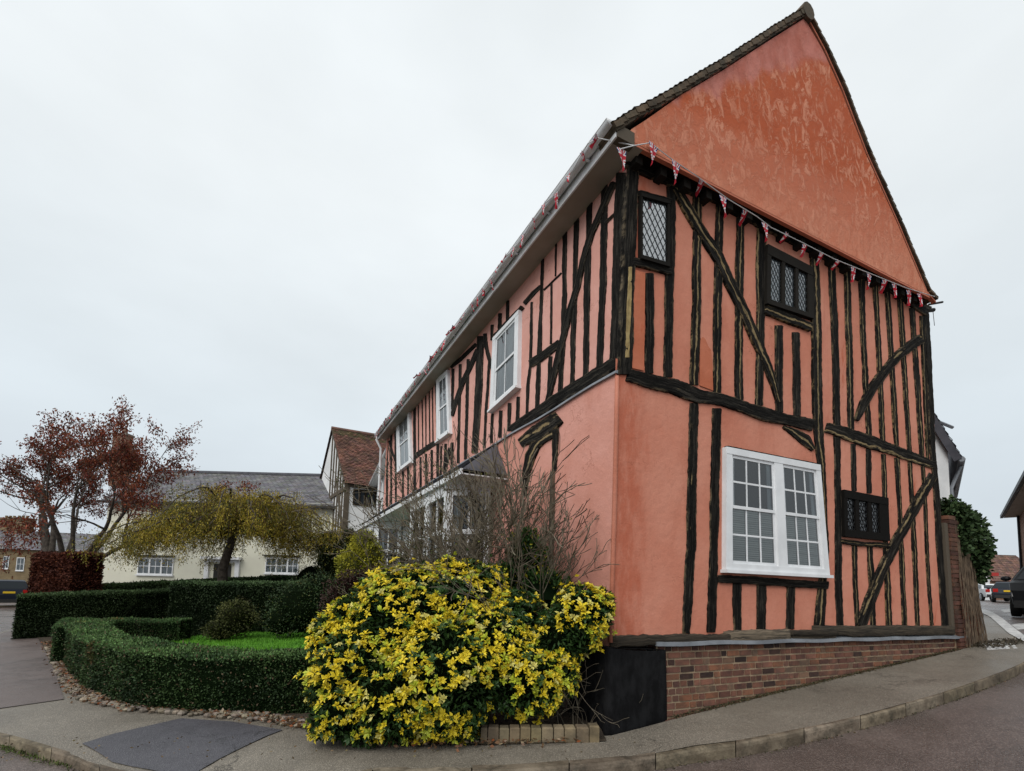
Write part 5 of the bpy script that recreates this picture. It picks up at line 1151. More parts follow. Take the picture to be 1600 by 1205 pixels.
tag(mb.build('cobbles', M['cobble'], None), 'loose flint cobbles along the foot of the curving hedge', 'cobbles', None, 'stuff')
mb = MB(); P = []; edge2 = [G(*q, .1) for q in ((72, 1005), (125, 1092), (200, 1108), (300, 1116), (400, 1126), (480, 1142), (560, 1162), (640, 1168), (760, 1168), (900, 1162))]
Le = plen(edge2)
for k in range(2600):
    s = random.random(); p = polyline_at(edge2, Le*s)+np.array([random.gauss(0, .05), random.gauss(.06, .09), 0]); p[2] = hz(p[0], p[1])+.135+random.random()*.02; P.append(p)
P = np.array(P); n = len(P); C = cvar(n, (.13, .07, .035), .5); k_ = rng.uniform(size=n) < .3; C[k_] = cvar(int(k_.sum()), (.2, .15, .1), .4); k_ = rng.uniform(size=n) < .1; C[k_] = (.2, .06, .02)
leaves(mb, P, rng.normal(size=(n, 3))*np.array([1, 1, .2]), rng.uniform(.03, .06, n), rng.uniform(.02, .035, n), C)
k = 120; Q_ = np.array([G(random.uniform(0, 1000), random.uniform(1150, 1190), .11) for _ in range(k)]); leaves(mb, Q_+ZV*.006, rng.normal(size=(k, 3))*np.array([1, 1, .15]), .03, .015, cvar(k, (.14, .1, .05), .5))
tag(mb.build('fallen_leaves', M['leaf'], None), 'brown fallen leaves along the edge of the pavement', 'leaves', None, 'stuff')
ED = thing('stone_edging', G(850, 1160, .1), 'low row of pale square stone blocks edging the bed beside the black buttress', 'edging')
a = G(751, 1163, .1); b = G(938, 1161, .1); n = 11; xs_ = [0, .06, .155, .24, .33, .42, .51, .61, .70, .80, .91, 1.0]
dirn = norm(b-a); prp = np.cross(ZV, dirn)
for i in range(n):
    p0, p1 = lerp(a, b, xs_[i]), lerp(a, b, xs_[i+1]-.008); f = random.uniform(.75, 1.25); h = .15+random.uniform(-.006, .008); mb = MB(); o_ = prp*random.uniform(-.006, .006)
    z0_ = hz(p0[0], p0[1])+.05; q = [np.array([p[0], p[1], z0_])+o_ for p in (p0, p1)]; q += [q[1]+prp*.12, q[0]+prp*.12]
    c_ = sum(q)/4; V = q+[x+ZV*(h+.04) for x in q]+[lerp(c_, x, .9)+ZV*(h+.052) for x in q]
    mb.add(V, [(0, 1, 5, 4), (1, 2, 6, 5), (2, 3, 7, 6), (3, 0, 4, 7), (4, 5, 9, 8), (5, 6, 10, 9), (6, 7, 11, 10), (7, 4, 8, 11), (8, 9, 10, 11)], None, (f, f*random.uniform(.94, 1.03), f*random.uniform(.85, 1)))
    mb.build('stone_block', M['stone'], ED)
mb = MB(); n = 5200; P = []
for k in range(n):
    s_ = random.uniform(.75, 8.6); q = gp(s_, 0, .06+.05*max(0, ztop(min(s_, 7.5))-hz(*gp(s_, 0)[:2])-.1)+abs(random.gauss(0, .035))); q[2] = hz(q[0], q[1])+.102+random.random()*.012; P.append(q)
for k in range(1800): a_, b_, h_ = kat(Ltot*random.random()); e_ = norm(b_-a_); q = b_+e_*(.01+abs(random.gauss(0, .03))); q[2] = hz(q[0], q[1])+.006; P.append(q)
P = np.array(P); C = cvar(len(P), (.045, .045, .022), .5); k_ = rng.uniform(size=len(P)) < .3; C[k_] = cvar(int(k_.sum()), (.10, .065, .035), .4)
leaves(mb, P, rng.normal(size=P.shape)*np.array([1, 1, .4]), rng.uniform(.01, .03, len(P)), .012, C); tag(mb.build('moss_and_grit', M['leaf'], None), 'dark moss and grit along the foot of the brick plinth and the kerb', 'moss', None, 'stuff')
# grass tuft in the gutter, lower left
mb = MB(); n = 1500; P = np.array([G(random.uniform(-40, 130), 0, 0) if False else G(*(lambda u: (u, 1160+u*.28+random.gauss(4, 5)))(random.uniform(-60, 110)), .005) for _ in range(n)])
leaves(mb, P, rng.normal(size=(n, 3))*.6+ZV*.8, rng.uniform(.02, .05, n), .008, cvar(n, (.06, .085, .02), .5)); tag(mb.build('gutter_grass', M['leaf'], None), 'mossy grass growing in the gutter under the kerb', 'grass', None, 'stuff')

# ================================================================== GARDEN WALL WITH IVY (right)
def brickmat(name, c1, c2, mo, sc=1.):
    t = NT(name); uv = t.coord('UV'); b = t.n('ShaderNodeTexBrick'); t.l(uv, b.inputs['Vector']); b.inputs['Scale'].default_value = sc
    b.inputs['Color1'].default_value = (*c1, 1); b.inputs['Color2'].default_value = (*c2, 1); b.inputs['Mortar'].default_value = (*mo, 1); b.inputs['Brick Width'].default_value = .225; b.inputs['Row Height'].default_value = .078; b.inputs['Mortar Size'].default_value = .008; b.inputs['Bias'].default_value = -.1
    c = t.mix(t.ramp(t.noise(uv, 2.5, 5), .3, .7, 0, .5), b.outputs[0], tuple(q*.5 for q in c1)); bp_ = t.bump(t.math('MULTIPLY', b.outputs['Fac'], -1.), .6, .01); return t.fin(c, .9, .2)
M['bwall'] = brickmat('garden_wall_brick', (.19, .08, .045), (.10, .05, .035), (.17, .13, .09)); M['byellow'] = brickmat('yellow_stock_brick', (.26, .19, .10), (.19, .135, .075), (.2, .165, .115)); M['bred'] = brickmat('far_red_brick', (.26, .14, .09), (.18, .10, .07), (.2, .17, .14))
GW = thing('garden_wall', G(1510, 1012, .1), 'leaning old brick garden wall draped with dry climber stems beside the pink gable', 'wall')
wa = gp(7.45, 0, .02); wb_ = gp(8.52, 0, -.12); mb = MB(); V = []; uv = []; nU, nV = 20, 16
for j in range(nV+1):
    for i in range(nU+1):
        a_ = i/nU; h = j/nV*2.4; p = lerp(wa, wb_, a_); p[2] = hz(p[0], p[1])+h; p = p+NG*(.10-.10*h/2.4+.025*mnoise.noise(Vector((a_*4, h*2, 5))))-D1*(.12*h*a_); V.append(p); uv.append((a_*1.6, h))
Fq = [(j*(nU+1)+i, j*(nU+1)+i+1, (j+1)*(nU+1)+i+1, (j+1)*(nU+1)+i) for j in range(nV) for i in range(nU)]
mb.add(V, Fq, uv); 
V2 = [np.array(p)+D2*.35 for p in V]; mb.add(V2, [f[::-1] for f in Fq], uv)
tp = [j for j in range(nV*(nU+1), (nV+1)*(nU+1))]
for i in range(nU): mb.add([V[tp[i]], V[tp[i+1]], V2[tp[i+1]], V2[tp[i]]], [(0, 1, 2, 3)])
for j in range(nV): k1, k2 = j*(nU+1)+nU, (j+1)*(nU+1)+nU; mb.add([V[k1], V2[k1], V2[k2], V[k2]], [(0, 1, 2, 3)], [(0, j*.15), (.35, j*.15), (.35, j*.15+.15), (0, j*.15+.15)])
mb.build('wall_face', M['bwall'], GW)
# brick quoin pier with toothing at the house end
mb = MB(); z = .3
k = 0
while z < 3.0:
    s_l = 7.30 + (.0 if z < 2.6 else .0); wdt = (.33 if k % 2 else .26)*(1 if z > .9 else 1.15)*random.uniform(.95, 1.05); lean = -.04*(z-.6)
    f = random.uniform(.45, .95); o1 = .07+random.uniform(-.008, .012)+max(0, .06*(1.4-z))
    mb.box(gp(s_l+lean, z, -.3), D1*wdt, NG*(.3+o1), ZV*.066, (f, f*random.uniform(.9, 1.05), f*.95)); z += .078; k += 1
mb.build('brick_pier', M['brick'], GW)
mb = MB(); mb.box(gp(7.28, .3, -.28), D1*.27-ZV*0, NG*.33, ZV*2.65); mb.build('pier_mortar', M['mortar'], GW); mb = MB(); mb.box(gp(7.18, .98, -.02), D1*.13-ZV*0, NG*.07, ZV*1.9-D1*.09); mb.build('post', M['oak'], GW)
random.seed(51); rng = np.random.default_rng(51); mb = MB()
for k in range(42):
    a_ = random.random(); p = lerp(wa, wb_, a_); pts = []
    for j in range(8): h = 2.3*j/7*random.uniform(.97, 1.03); q = np.array(p); q[2] = hz(p[0], p[1])+h+.02; pts.append(q+NG*(.125-.10*h/2.4+random.uniform(0, .02))-D1*(.12*h*a_)+D1*.05*math.sin(j+k))
    mb.tube(pts, [.008]*8, 3, None, False)
mb.build('dry_stems', M['bark2'], GW)
def gpz(s, z, o): p = gp(s, 0, o); p[2] = z; return p
blob_bush('ivy', [(gpz(7.75, 3.0, -.15), (.35, .3, .36)), (gpz(8.1, 2.85, -.15), (.38, .32, .36)), (gpz(8.4, 2.55, -.1), (.28, .3, .36)), (gpz(8.5, 2.2, -.1), (.18, .22, .33)), (gpz(7.7, 2.7, -.02), (.2, .18, .36))], 'thick dark green ivy spilling over the top of the garden wall', ((.014, .028, .010), (.035, .062, .022), (.06, .09, .035)), 7500, .075, gap=.9, elong=.8, cat='ivy', droop=.5)
mb = MB(); n = 900; P = np.array([gp(random.uniform(7.6, 9.1), 0, random.uniform(.12, .5)**1.2) for _ in range(n)]); P[:, 2] = [hz(a, b)+.105+random.random()*.04 for a, b in P[:, :2]]
leaves(mb, P, rng.normal(size=(n, 3)), .06, .02, cvar(n, (.06, .05, .035), .5)); tag(mb.build('dead_leaves', M['leaf'], None), 'heap of dead grey leaves at the foot of the garden wall', 'leaves', None, 'stuff')

# ================================================================== NEIGHBOURING BUILDINGS
def wallquad(mb, a, b, z0, z1, uvs=True):
    L = np.linalg.norm((b-a)[:2]); mb.add([[a[0], a[1], z0], [b[0], b[1], z0], [b[0], b[1], z1], [a[0], a[1], z1]], [(0, 1, 2, 3)], [(0, z0), (L, z0), (L, z1), (0, z1)])
class WQ(Quad):
    def __init__(s, TL_, TR_, BR, BL, n): s.c = [np.array(x, float) for x in (TL_, TR_, BR, BL)]; s.n = np.array(n, float)
def casement(root, q, cols=3, rows=2, lab=None, frame='white'):
    mb = MB(); st = .07/q.w; sb = .07/q.h
    q.box(mb, 0, 1, 0, sb, -.02, .05); q.box(mb, 0, 1, 1-sb, 1, -.02, .05)
    for k in range(cols+1): x = k/cols; q.box(mb, max(0, x-st*.6), min(1, x+st*.6), sb, 1-sb, -.02, .045)
    for k in range(cols):
        for r in range(1, rows): q.box(mb, k/cols+st*.6, (k+1)/cols-st*.6, sb+(1-2*sb)*r/rows-.015/q.h, sb+(1-2*sb)*r/rows+.015/q.h, -.01, .035)
        if cols < 4: x = (k+.5)/cols; q.box(mb, x-.012/q.w, x+.012/q.w, sb, 1-sb, -.01, .03)
    w_ = mb.build('window', M[frame], root, label=lab); g = MB(); q.rect(g, 0, 1, 0, 1, .015); g.build('glass_pane', M['glass'], w_); b = MB(); q.rect(b, 0, 1, 0, 1, .005)
    for k in range(12): q.box(b, k/12+.005, k/12+.04, .03, .97, .006, .009)
    b.build('curtain', M['net'], w_); s_ = MB(); q.box(s_, -.03, 1.03, 1, 1+.06/q.h, -.02, .1); s_.build('window_sill', M['white'], w_); return w_
# cream house ----------------------------------------------------------
YC = 25.; xl = atY(160, 880, YC)[0]; xr = atY(520, 880, YC)[0]; zg = -.2
ze_c = atY(400, 787, YC)[2]; zr_c = atY(400, 741, YC+3.4)[2]
CH = thing('cream_house', ((xl+xr)/2, YC, 0), 'long cream rendered house with grey slate roof behind the weeping tree', 'house')
mb = MB(); wallquad(mb, np.array([xl, YC, 0]), np.array([xr, YC, 0]), zg-.5, ze_c+.1)
mb.add([[xl, YC, zg-.5], [xl, YC+6.8, zg-.5], [xl, YC+6.8, ze_c], [xl, YC+3.4, zr_c-.05], [xl, YC, ze_c]], [(0, 4, 3, 2, 1)]); mb.add([[xr, YC, zg-.5], [xr, YC+6.8, zg-.5], [xr, YC+6.8, ze_c], [xr, YC+3.4, zr_c-.05], [xr, YC, ze_c]], [(0, 1, 2, 3, 4)])
wallquad(mb, np.array([xr, YC+6.8, 0]), np.array([xl, YC+6.8, 0]), zg-.5, ze_c); mb.build('wall', M['cream'], CH)
mb = MB(); al = np.array([xr-xl+.5, 0, 0.]); tiles(mb, np.array([xl-.25, YC+3.4, zr_c]), np.array([xl-.25, YC-.3, ze_c-.12]), al, 22, .27, .012, .003, .22); mb.build('roof_slope', M['slate_lt'], CH, label='front slate roof slope')
mb = MB(); tiles(mb, np.array([xl-.25, YC+3.4, zr_c]), np.array([xl-.25, YC+7.1, ze_c-.12]), al, 12, .4, .012, .003, .2); mb.build('roof_slope', M['slate_lt'], CH, label='rear slate roof slope')
mb = MB(); mb.box([xl-.27, YC+3.28, zr_c-.02], al, [0, .24, 0], ZV*.12); mb.build('ridge_tiles', M['slate'], CH)
mb = MB(); mb.box([xl-.27, YC-.42, ze_c-.2], al, [0, .12, 0], ZV*.12); mb.box([xl-.25, YC-.3, ze_c-.14], al, [0, .3, 0], ZV*.02); mb.build('gutter', M['trim'], CH)
def fq(u0, v0, u1, v1, y=YC): a = atY(u0, v0, y); b = atY(u1, v1, y); return WQ([a[0], y, a[2]], [b[0], y, a[2]], [b[0], y, b[2]], [a[0], y, b[2]], [0, -1, 0])
casement(CH, fq(217, 871, 270, 899), 3, 2, 'ground-floor left casement'); casement(CH, fq(416, 871, 466, 897), 3, 2, 'ground-floor right casement')
casement(CH, fq(236, 793, 268, 823), 2, 3, 'first-floor left window'); casement(CH, fq(330, 795, 360, 824), 2, 3, 'first-floor middle window'); casement(CH, fq(425, 797, 455, 826), 2, 3, 'first-floor right window')
for u0, u1 in ((213, 274), (412, 470)): mb = MB(); q = fq(u0, 867, u1, 870); q.box(mb, 0, 1, 0, 1, -.01, .18); mb.build('window_hood', M['trim'], CH)
mb = MB(); q = fq(322, 874, 372, 930); q.box(mb, 0, .12, 0, 1, -.02, .12); q.box(mb, .88, 1, 0, 1, -.02, .12); q.box(mb, .12, .88, 0, .08, -.02, .1); q.box(mb, -.05, 1.05, -.08, 0, -.02, .35); d_ = mb.build('door', M['white'], CH); mb = MB(); q.box(mb, .25, .75, .12, 1, -.02, .03); mb.build('door_leaf', M['dark_int'], d_)
mb = MB()
ca = atY(178, 735, YC+3.2); cb_ = atY(198, 735, YC+3.2); zt_ = atY(190, 682, YC+3.2)[2]; Lc = cb_[0]-ca[0]
for (x0, y0, x1, y1) in ((ca[0], YC+2.9, cb_[0], YC+2.9), (cb_[0], YC+2.9, cb_[0], YC+3.45), (cb_[0], YC+3.45, ca[0], YC+3.45), (ca[0], YC+3.45, ca[0], YC+2.9)): wallquad(mb, np.array([x0, y0, 0]), np.array([x1, y1, 0]), zr_c-1, zt_)
mb.build('chimney', M['bred'], CH); mb = MB(); mb.box([ca[0]-.06, YC+2.84, zt_], [Lc+.12, 0, 0], [0, .67, 0], ZV*.12); mb.tube([[ca[0]+Lc*.5, YC+3.3, zt_], [ca[0]+Lc*.5, YC+3.3, zt_+.5]], [.14, .11], 8); mb.build('chimney_cap', M['bred'], CH)
# white jettied house with red tile roof -----------------------------------
A0 = atY(541, 752, 23.); A0[2] = 0; dE = norm(np.array([.845, .535, 0])); dG = norm(np.array([-.535, .845, 0])); zeB = atY(541, 753, 23.)[2]
hw = 3.5; ap = A0+dG*hw; zrB = None
d = ap-EYE; 
apx = atY(514, 669, ap[1]); zrB = apx[2]; LB = 6.5
HB = thing('white_timbered_house', A0, 'white timbered house with a mossy red tiled roof beyond the pink house', 'house')
mb = MB(); B1 = A0+dE*LB; wallquad(mb, A0, B1, -.3, zeB+.05); C1 = A0+dG*2*hw
mb.add([[*A0[:2], -.3], [*A0[:2], zeB], [*ap[:2], zrB-.08], [*C1[:2], zeB], [*C1[:2], -.3]], [(0, 1, 2, 3, 4)]); mb.build('wall', M['white_wall'], HB)
mb = MB(); bo = A0-dG*.25-dE*.1; bo[2] = zeB-.12; to = np.array([*(ap-dE*.1)[:2], zrB]); 
tiles(mb, to, bo, dE*(LB+.2), 38, .17, .02, .012, .32, colf=lambda r, x: np.array([.62, .85, .55])*(1.25 if random.random() < .3 else 1) if (r > .86 and random.random() < .8) else np.array([1.15, 1, .95])); mb.build('roof_slope', M['tile'], HB)
mb = MB(); b2_ = A0+dG*(2*hw+.25)-dE*.1; b2_[2] = zeB-.12; tiles(mb, to, b2_, dE*(LB+.2), 14, .3, .02, .01, .25); mb.build('rear_roof', M['tile'], HB)
mb = MB(); mb.tube([to-ZV*.03, to+dE*(LB*.5)+ZV*.04, to+dE*(LB+.2)-ZV*.02], .12, 8); mb.build('ridge_tiles', M['tile'], HB)
def bar(mb, a, b, w_, n_, t_=.05):
    a, b = np.array(a, float), np.array(b, float); s_ = norm(np.cross(b-a, n_))*w_/2; mb.box(a-s_-n_*.02, b-a, s_*2, n_*(t_+.02))
nGB = -dE
def gB(k, z): p = A0+dG*k; return np.array([p[0], p[1], z])
for k in (.06, .55, 1.05, 1.6, 2.2, 2.8, 3.4): mb = MB(); zt2 = zeB+(zrB-zeB)*(1-abs(k-hw)/hw)-.15; bar(mb, gB(k, 3.9), gB(k, zt2), .14, nGB); mb.build('stud', M['oak'], HB)
for a_, b_ in (((0, 3.85), (3.5, 3.85)), ((0, 6.0), (3.5, 6.0)), ((0, zeB-.1), (3.5, zrB-.1)), ((.2, 4.2), (2., 6.8))): mb = MB(); bar(mb, gB(*a_), gB(*b_), .17, nGB, .07); mb.build('beam', M['oak'], HB)
for k in (.1, .5, 1.4): mb = MB(); bar(mb, gB(k, 0), gB(k, 3.8), .16, nGB); mb.build('stud', M['oak'], HB)
nFB = norm(np.cross(dE, ZV)); nFB = nFB if nFB[1] < 0 else -nFB
def fB(k, z): p = A0+dE*k; return np.array([p[0], p[1], z])
q = WQ(fB(.35, 6.05), fB(1.45, 6.05), fB(1.45, 5.25), fB(.35, 5.25), nFB); mb = MB(); q.box(mb, 0, 1, 0, .1, -.02, .06); q.box(mb, 0, 1, .9, 1, -.02, .06)
for k in range(4): q.box(mb, k/4, k/4+.06, .1, .9, -.02, .05)
q.box(mb, .94, 1, .1, .9, -.02, .05); w_ = mb.build('window', M['timber'], HB); mb = MB(); q.rect(mb, 0, 1, 0, 1, .01); mb.build('glass_pane', M['car_glass'], w_)
mb = MB(); bar(mb, fB(0, zeB-.12), fB(LB, zeB-.12), .22, nFB, .08); bar(mb, fB(.08, 0), fB(.08, zeB-.2), .18, nFB, .06); mb.build('beam', M['oak'], HB)
q = WQ(gB(1.6, 3.6), gB(.6, 3.6), gB(.6, 1.4), gB(1.6, 1.4), nGB); mb = MB(); q.box(mb, 0, 1, 0, 1, -.02, .03); mb.build('shutter', M['dark_int'], HB)
# white wing between the pink house and the jettied house ---------------------
W0 = on(PLL, END+.1, 0)+D1*.1; W0[2] = 0; zw = 5.6
gn = atY(602, 709, 17.6); gf_z = gn[2]; gf = atZ(576, 762, gf_z); dW = norm(np.array([gf[0]-gn[0], gf[1]-gn[1], 0])); LW = np.linalg.norm((gf-gn)[:2])
nW = np.array([-dW[1], dW[0], 0]); nW = nW if nW@D1 < 0 else -nW; Wn = np.array([gn[0], gn[1], 0])-nW*.35; Wf = Wn+dW*(LW+.4)
WW = thing('white_wing', Wn, 'plain white rendered wing with gutter joining the pink house to the tiled house', 'house')
mb = MB(); wallquad(mb, Wf, Wn-dW*.6, -.3, gf_z+.1); e2_ = Wn-nW*4-dW*.6; wallquad(mb, Wn-dW*.6, e2_, -.3, gf_z); wallquad(mb, e2_, Wf-nW*4, -.3, gf_z); wallquad(mb, Wf-nW*4, Wf, -.3, gf_z); mb.build('wall', M['white_wall'], WW)
mb = MB(); bo = Wn+nW*.3-dW*.6; bo[2] = gf_z+.05; to = Wn-nW*2.2-dW*.6; to[2] = gf_z+2.0; tiles(mb, to, bo, dW*(LW+1), 18, .2, .016, .004, .3); bo = Wn-nW*4.7-dW*.6; bo[2] = gf_z+.05; tiles(mb, to, bo, dW*(LW+1), 10, .3, .016, .004, .3); mb.build('roof_slope', M['tile_br'], WW)
mb = MB(); a_ = Wn+nW*.36; a_[2] = gf_z; mb.tube([a_-dW*.6, a_+dW*(LW+.3)], .07, 8); mb.tube([a_+dW*LW*.45, a_+dW*LW*.45-nW*.3-ZV*.5, a_+dW*LW*.45-nW*.3-ZV*4], .045, 6); mb.build('gutter', M['gutter'], WW)
mb = MB(); a_ = Wn+nW*.02; a_[2] = gf_z-.08; mb.box(a_-dW*.6, dW*(LW+1), nW*.33, ZV*.03); mb.build('soffit_board', M['white'], WW)
for k, z0_, z1_, wd in ((LW*.62, 3.4, 5.1, .85), (LW*.28, 4.3, 5.3, .35)):
    p = Wn+dW*k; q = WQ([*(p+dW*wd)[:2], z1_], [*p[:2], z1_], [*p[:2], z0_], [*(p+dW*wd)[:2], z0_], nW); mb = MB(); q.box(mb, 0, .08, 0, 1, -.02, .04); q.box(mb, .92, 1, 0, 1, -.02, .04); q.box(mb, .08, .92, 0, .06, -.02, .04); q.box(mb, .08, .92, .94, 1, -.02, .05); q.box(mb, .47, .53, .06, .94, -.01, .03); w_ = mb.build('window', M['timber'], WW); mb = MB(); q.rect(mb, 0, 1, 0, 1, .01); mb.build('glass_pane', M['car_glass'], w_)
# climber on the wing
mb = MB(); tips = []
for k in range(4): grow(mb, tips, np.array([*(Wn+nW*.12+dW*random.uniform(0, .8))[:2], .2]), ZV*1+nW*.02, 2.0, .012, 2, .22, 6, .6, .06, 3, 4, .7, .004)
P = np.array([random.choice(t[0]) for t in tips for _ in range(14)])+rng.normal(size=(len(tips)*14, 3))*.08; leaves(mb, P, rng.normal(size=P.shape), .08, .05, cvar(len(P), (.04, .05, .02), .4))
tag(mb.build('climbing_rose', M['leaf'], None, loc=Wn), 'thin climbing plant on the white wing by the downpipe', 'climber')

# yellow brick cottage, far left ---------------------------------------------
YB = 44.; a = atY(-160, 850, YB); b = atY(175, 866, YB+5); a[2] = b[2] = 0; zE = atY(0, 856, YB+2)[2]; zG = -1.2
BC = thing('brick_cottage', a, 'yellow brick cottage with slate roof and two stout chimneys at the far left', 'house')
mb = MB(); wallquad(mb, a, b, zG, zE); dB = norm(b-a); nB = norm(np.cross(dB, ZV)); nB = nB if nB[1] < 0 else -nB; wallquad(mb, b, b-nB*7, zG, zE); wallquad(mb, b-nB*7, a-nB*7, zG, zE); wallquad(mb, a-nB*7, a, zG, zE); mb.build('wall', M['byellow'], BC)
mb = MB(); Lb = np.linalg.norm(b-a); bo = a+nB*.3; bo[2] = zE-.1; to = a-nB*3.5; to[2] = zE+1.9; tiles(mb, to, bo, dB*Lb, 12, .4, .015, .003, .2); bo = a-nB*7.3; bo[2] = zE-.1; tiles(mb, to, bo, dB*Lb, 8, .5, .015, .003, .2); mb.build('roof_slope', M['slate_lt'], BC)
for u in (14, 34):
    mb = MB(); p = atY(u, 830, YB+5.5); zt2 = atY(u, 812, YB+5.5)[2]
    if 1:
        for i in range(4):
            cs = [(-.9, -.5), (.9, -.5), (.9, .5), (-.9, .5)]; q0, q1 = cs[i], cs[(i+1) % 4]; wallquad(mb, p+np.array([q0[0]*.8, q0[1], 0]), p+np.array([q1[0]*.8, q1[1], 0]), zE+.8, zt2)
    ch_ = mb.build('chimney', M['byellow'], BC); mb = MB(); mb.box(p*[1, 1, 0]+[-.85, -.6, zt2], [1.7, 0, 0], [0, 1.2, 0], ZV*.15)
    for k in (-.4, 0, .4): mb.tube([p*[1, 1, 0]+[k, 0, zt2], p*[1, 1, 0]+[k, 0, zt2+.4]], .12, 7)
    mb.build('chimney_pot', M['byellow'], ch_)
def bcq(u0, v0, u1, v1):
    pl_ = Plane(a, nB); A_, B_2 = pl_.at(u0, v0), pl_.at(u1, v1); return WQ([A_[0], A_[1], A_[2]], [B_2[0], B_2[1], A_[2]], [B_2[0], B_2[1], B_2[2]], [A_[0], A_[1], B_2[2]], nB)
for (u0, v0, u1, v1), lb in (((6, 869, 13, 889), 'left upper window'), ((27, 871, 37, 892), 'right upper window'), ((80, 873, 90, 893), 'window behind the beech hedge')): casement(BC, bcq(u0, v0, u1, v1), 1, 2, lb)
# brick house across the street, far right -------------------------------------
dS = norm(np.array([.67, .74, 0])); nS = np.array([-.74, .67, 0]); Ef = atY(1568, 808, 23.4); zE2 = Ef[2]; En = Ef-dS*16
RH = thing('street_brick_house', Ef*[1, 1, 0], 'brick house with deep pale eaves cut off by the right edge', 'house')
wf = Ef-nS*.5-dS*.3; wn = wf-dS*15; mb = MB(); wallquad(mb, wn, wf, .5, zE2+.05); w2 = wf-nS*5; wallquad(mb, wf, w2, .5, zE2); wallquad(mb, w2-dS*15, wn, .3, zE2); wallquad(mb, w2, w2-dS*15, .3, zE2)
for q_ in (wf, wn): mb.add([[*q_[:2], zE2], [*(q_-nS*5.4)[:2], zE2], [*(q_-nS*2.7)[:2], zE2+2.55]], [(0, 1, 2)])
mb = mb; mb.build('wall', M['bred'], RH)
mb = MB(); mb.box(Ef-ZV*.02, -dS*16, -nS*.6, -ZV*.03); mb.build('eave_board', M['soffit'], RH)
mb = MB(); mb.box(Ef+nS*.02-ZV*.06, -dS*16, nS*.1, ZV*.14); mb.tube([wf+nS*.06-dS*.4+ZV*0, (wf+nS*.06-dS*.4)*[1, 1, 0]+ZV*1.2], .05, 6); mb.build('gutter', M['dark_iron'], RH)
mb = MB(); t_ = Ef-nS*3.2+ZV*3.0; tiles(mb, t_, Ef+ZV*.03, -dS*16, 20, .25, .02, .004, .25); tiles(mb, t_, Ef-nS*6.4+ZV*.03, -dS*16, 14, .3, .02, .004, .25); mb.build('roof_slope', M['tile_br'], RH)
for k in (3., 7.):
    q = WQ([*(wf-dS*(k+1))[:2], 4.6], [*(wf-dS*k)[:2], 4.6], [*(wf-dS*k)[:2], 3.3], [*(wf-dS*(k+1))[:2], 3.3], nS); casement(RH, q, 2, 3, None)
# white gabled house behind the pink house, right ---------------------------------
dw = np.array([.654, .757, 0]); qg = norm(np.array([-.98, -.2, 0])); E0 = atY(1503, 716, 12.); E1 = E0+dw*6.2
WG = thing('white_gabled_house', E0*[1, 1, 0], 'white rendered gable with grey barge board above the ivy', 'house')
kx = .86; Ez = E0[2]; R0 = E0+qg*.86; R0[2] = atY(1458, 641, R0[1])[2]; sl_ = R0-E0
R1 = E0+sl_*3.2
ins = qg*.42+dw*.35; mb = MB(); b0_ = E0+ins
V = [[b0_[0], b0_[1], .8], [*(b0_+qg*5)[:2], .8], [*(b0_+qg*5)[:2], Ez+1.0], [*(R1+dw*.35)[:2], R1[2]-.25], [b0_[0], b0_[1], Ez+.38]]; mb.add(V, [(0, 1, 2, 3, 4)]); V = [[b0_[0], b0_[1], .8], [*(b0_+dw*6)[:2], .8], [*(b0_+dw*6)[:2], Ez+.3], [b0_[0], b0_[1], Ez+.3]]; mb.add(V, [(0, 1, 2, 3)]); mb.build('wall', M['white_wall'], WG)
mb = MB(); tiles(mb, R1, E0.copy(), dw*6.4, 26, .25, .02, .004, .25); mb.build('roof_slope', M['slate'], WG)
mb = MB(); nn_ = norm(np.cross(sl_, dw)); nn_ = nn_ if nn_[2] < 0 else -nn_; mb.box(E0-dw*.03, sl_*3.2, dw*.06, nn_*.16); mb.box(E0+nn_*.01, sl_*3.2, dw*6.3, nn_*.03); mb.build('barge_board', M['slate'], WG)
mb = MB()
for k in range(9): mb.box(E0+sl_*(.08+k*.16)+nn_*.03, dw*.4, sl_*.05, nn_*.05)
mb.build('purlin_ends', M['oak'], WG)
mb = MB(); mb.tube([E0-ZV*.02, E1-ZV*.02], .07, 6); mb.tube([E0+dw*.6-ZV*.05, b0_*[1, 1, 0]+dw*.2-qg*.06+ZV*(Ez-.7), b0_*[1, 1, 0]+dw*.2-qg*.06+ZV*1], .045, 6); mb.tube([E0+sl_*.75, E0+sl_*.62+np.array([.22, -.02, .02])], .04, 5); mb.build('gutter', M['lead'], WG)
# distant roofs at the end of the street
def simple_house(name, u0, u1, ve, vr, y, depth, label, wm, rm, ang=0.):
    a, b = atY(u0, 900, y), atY(u1, 900, y+ang); a[2] = b[2] = 0; zE_ = atY((u0+u1)/2, ve, y)[2]; zR_ = atY((u0+u1)/2, vr, y+depth/2)[2]; h = thing(name, a, label, 'house'); mb = MB(); d_ = norm(b-a); n_ = np.array([-d_[1], d_[0], 0]); zg2 = hz(a[0], a[1])-.3
    for p, q in ((a, b), (b, b+n_*depth), (b+n_*depth, a+n_*depth), (a+n_*depth, a)): wallquad(mb, p, q, zg2, zE_)
    for p in (a, b): mb.add([[*p[:2], zE_], [*(p+n_*depth)[:2], zE_], [*(p+n_*depth/2)[:2], zR_]], [(0, 1, 2)])
    mb.build('wall', M[wm], h); mb = MB(); t_ = a+n_*depth/2; t_[2] = zR_+.05
    for s_ in (-.3, depth+.3): o_ = a+n_*s_; o_[2] = zE_-.1; tiles(mb, t_, o_, b-a, 12, .35, .02, .006, .3)
    mb.build('roof_slope', M[rm], h); return h
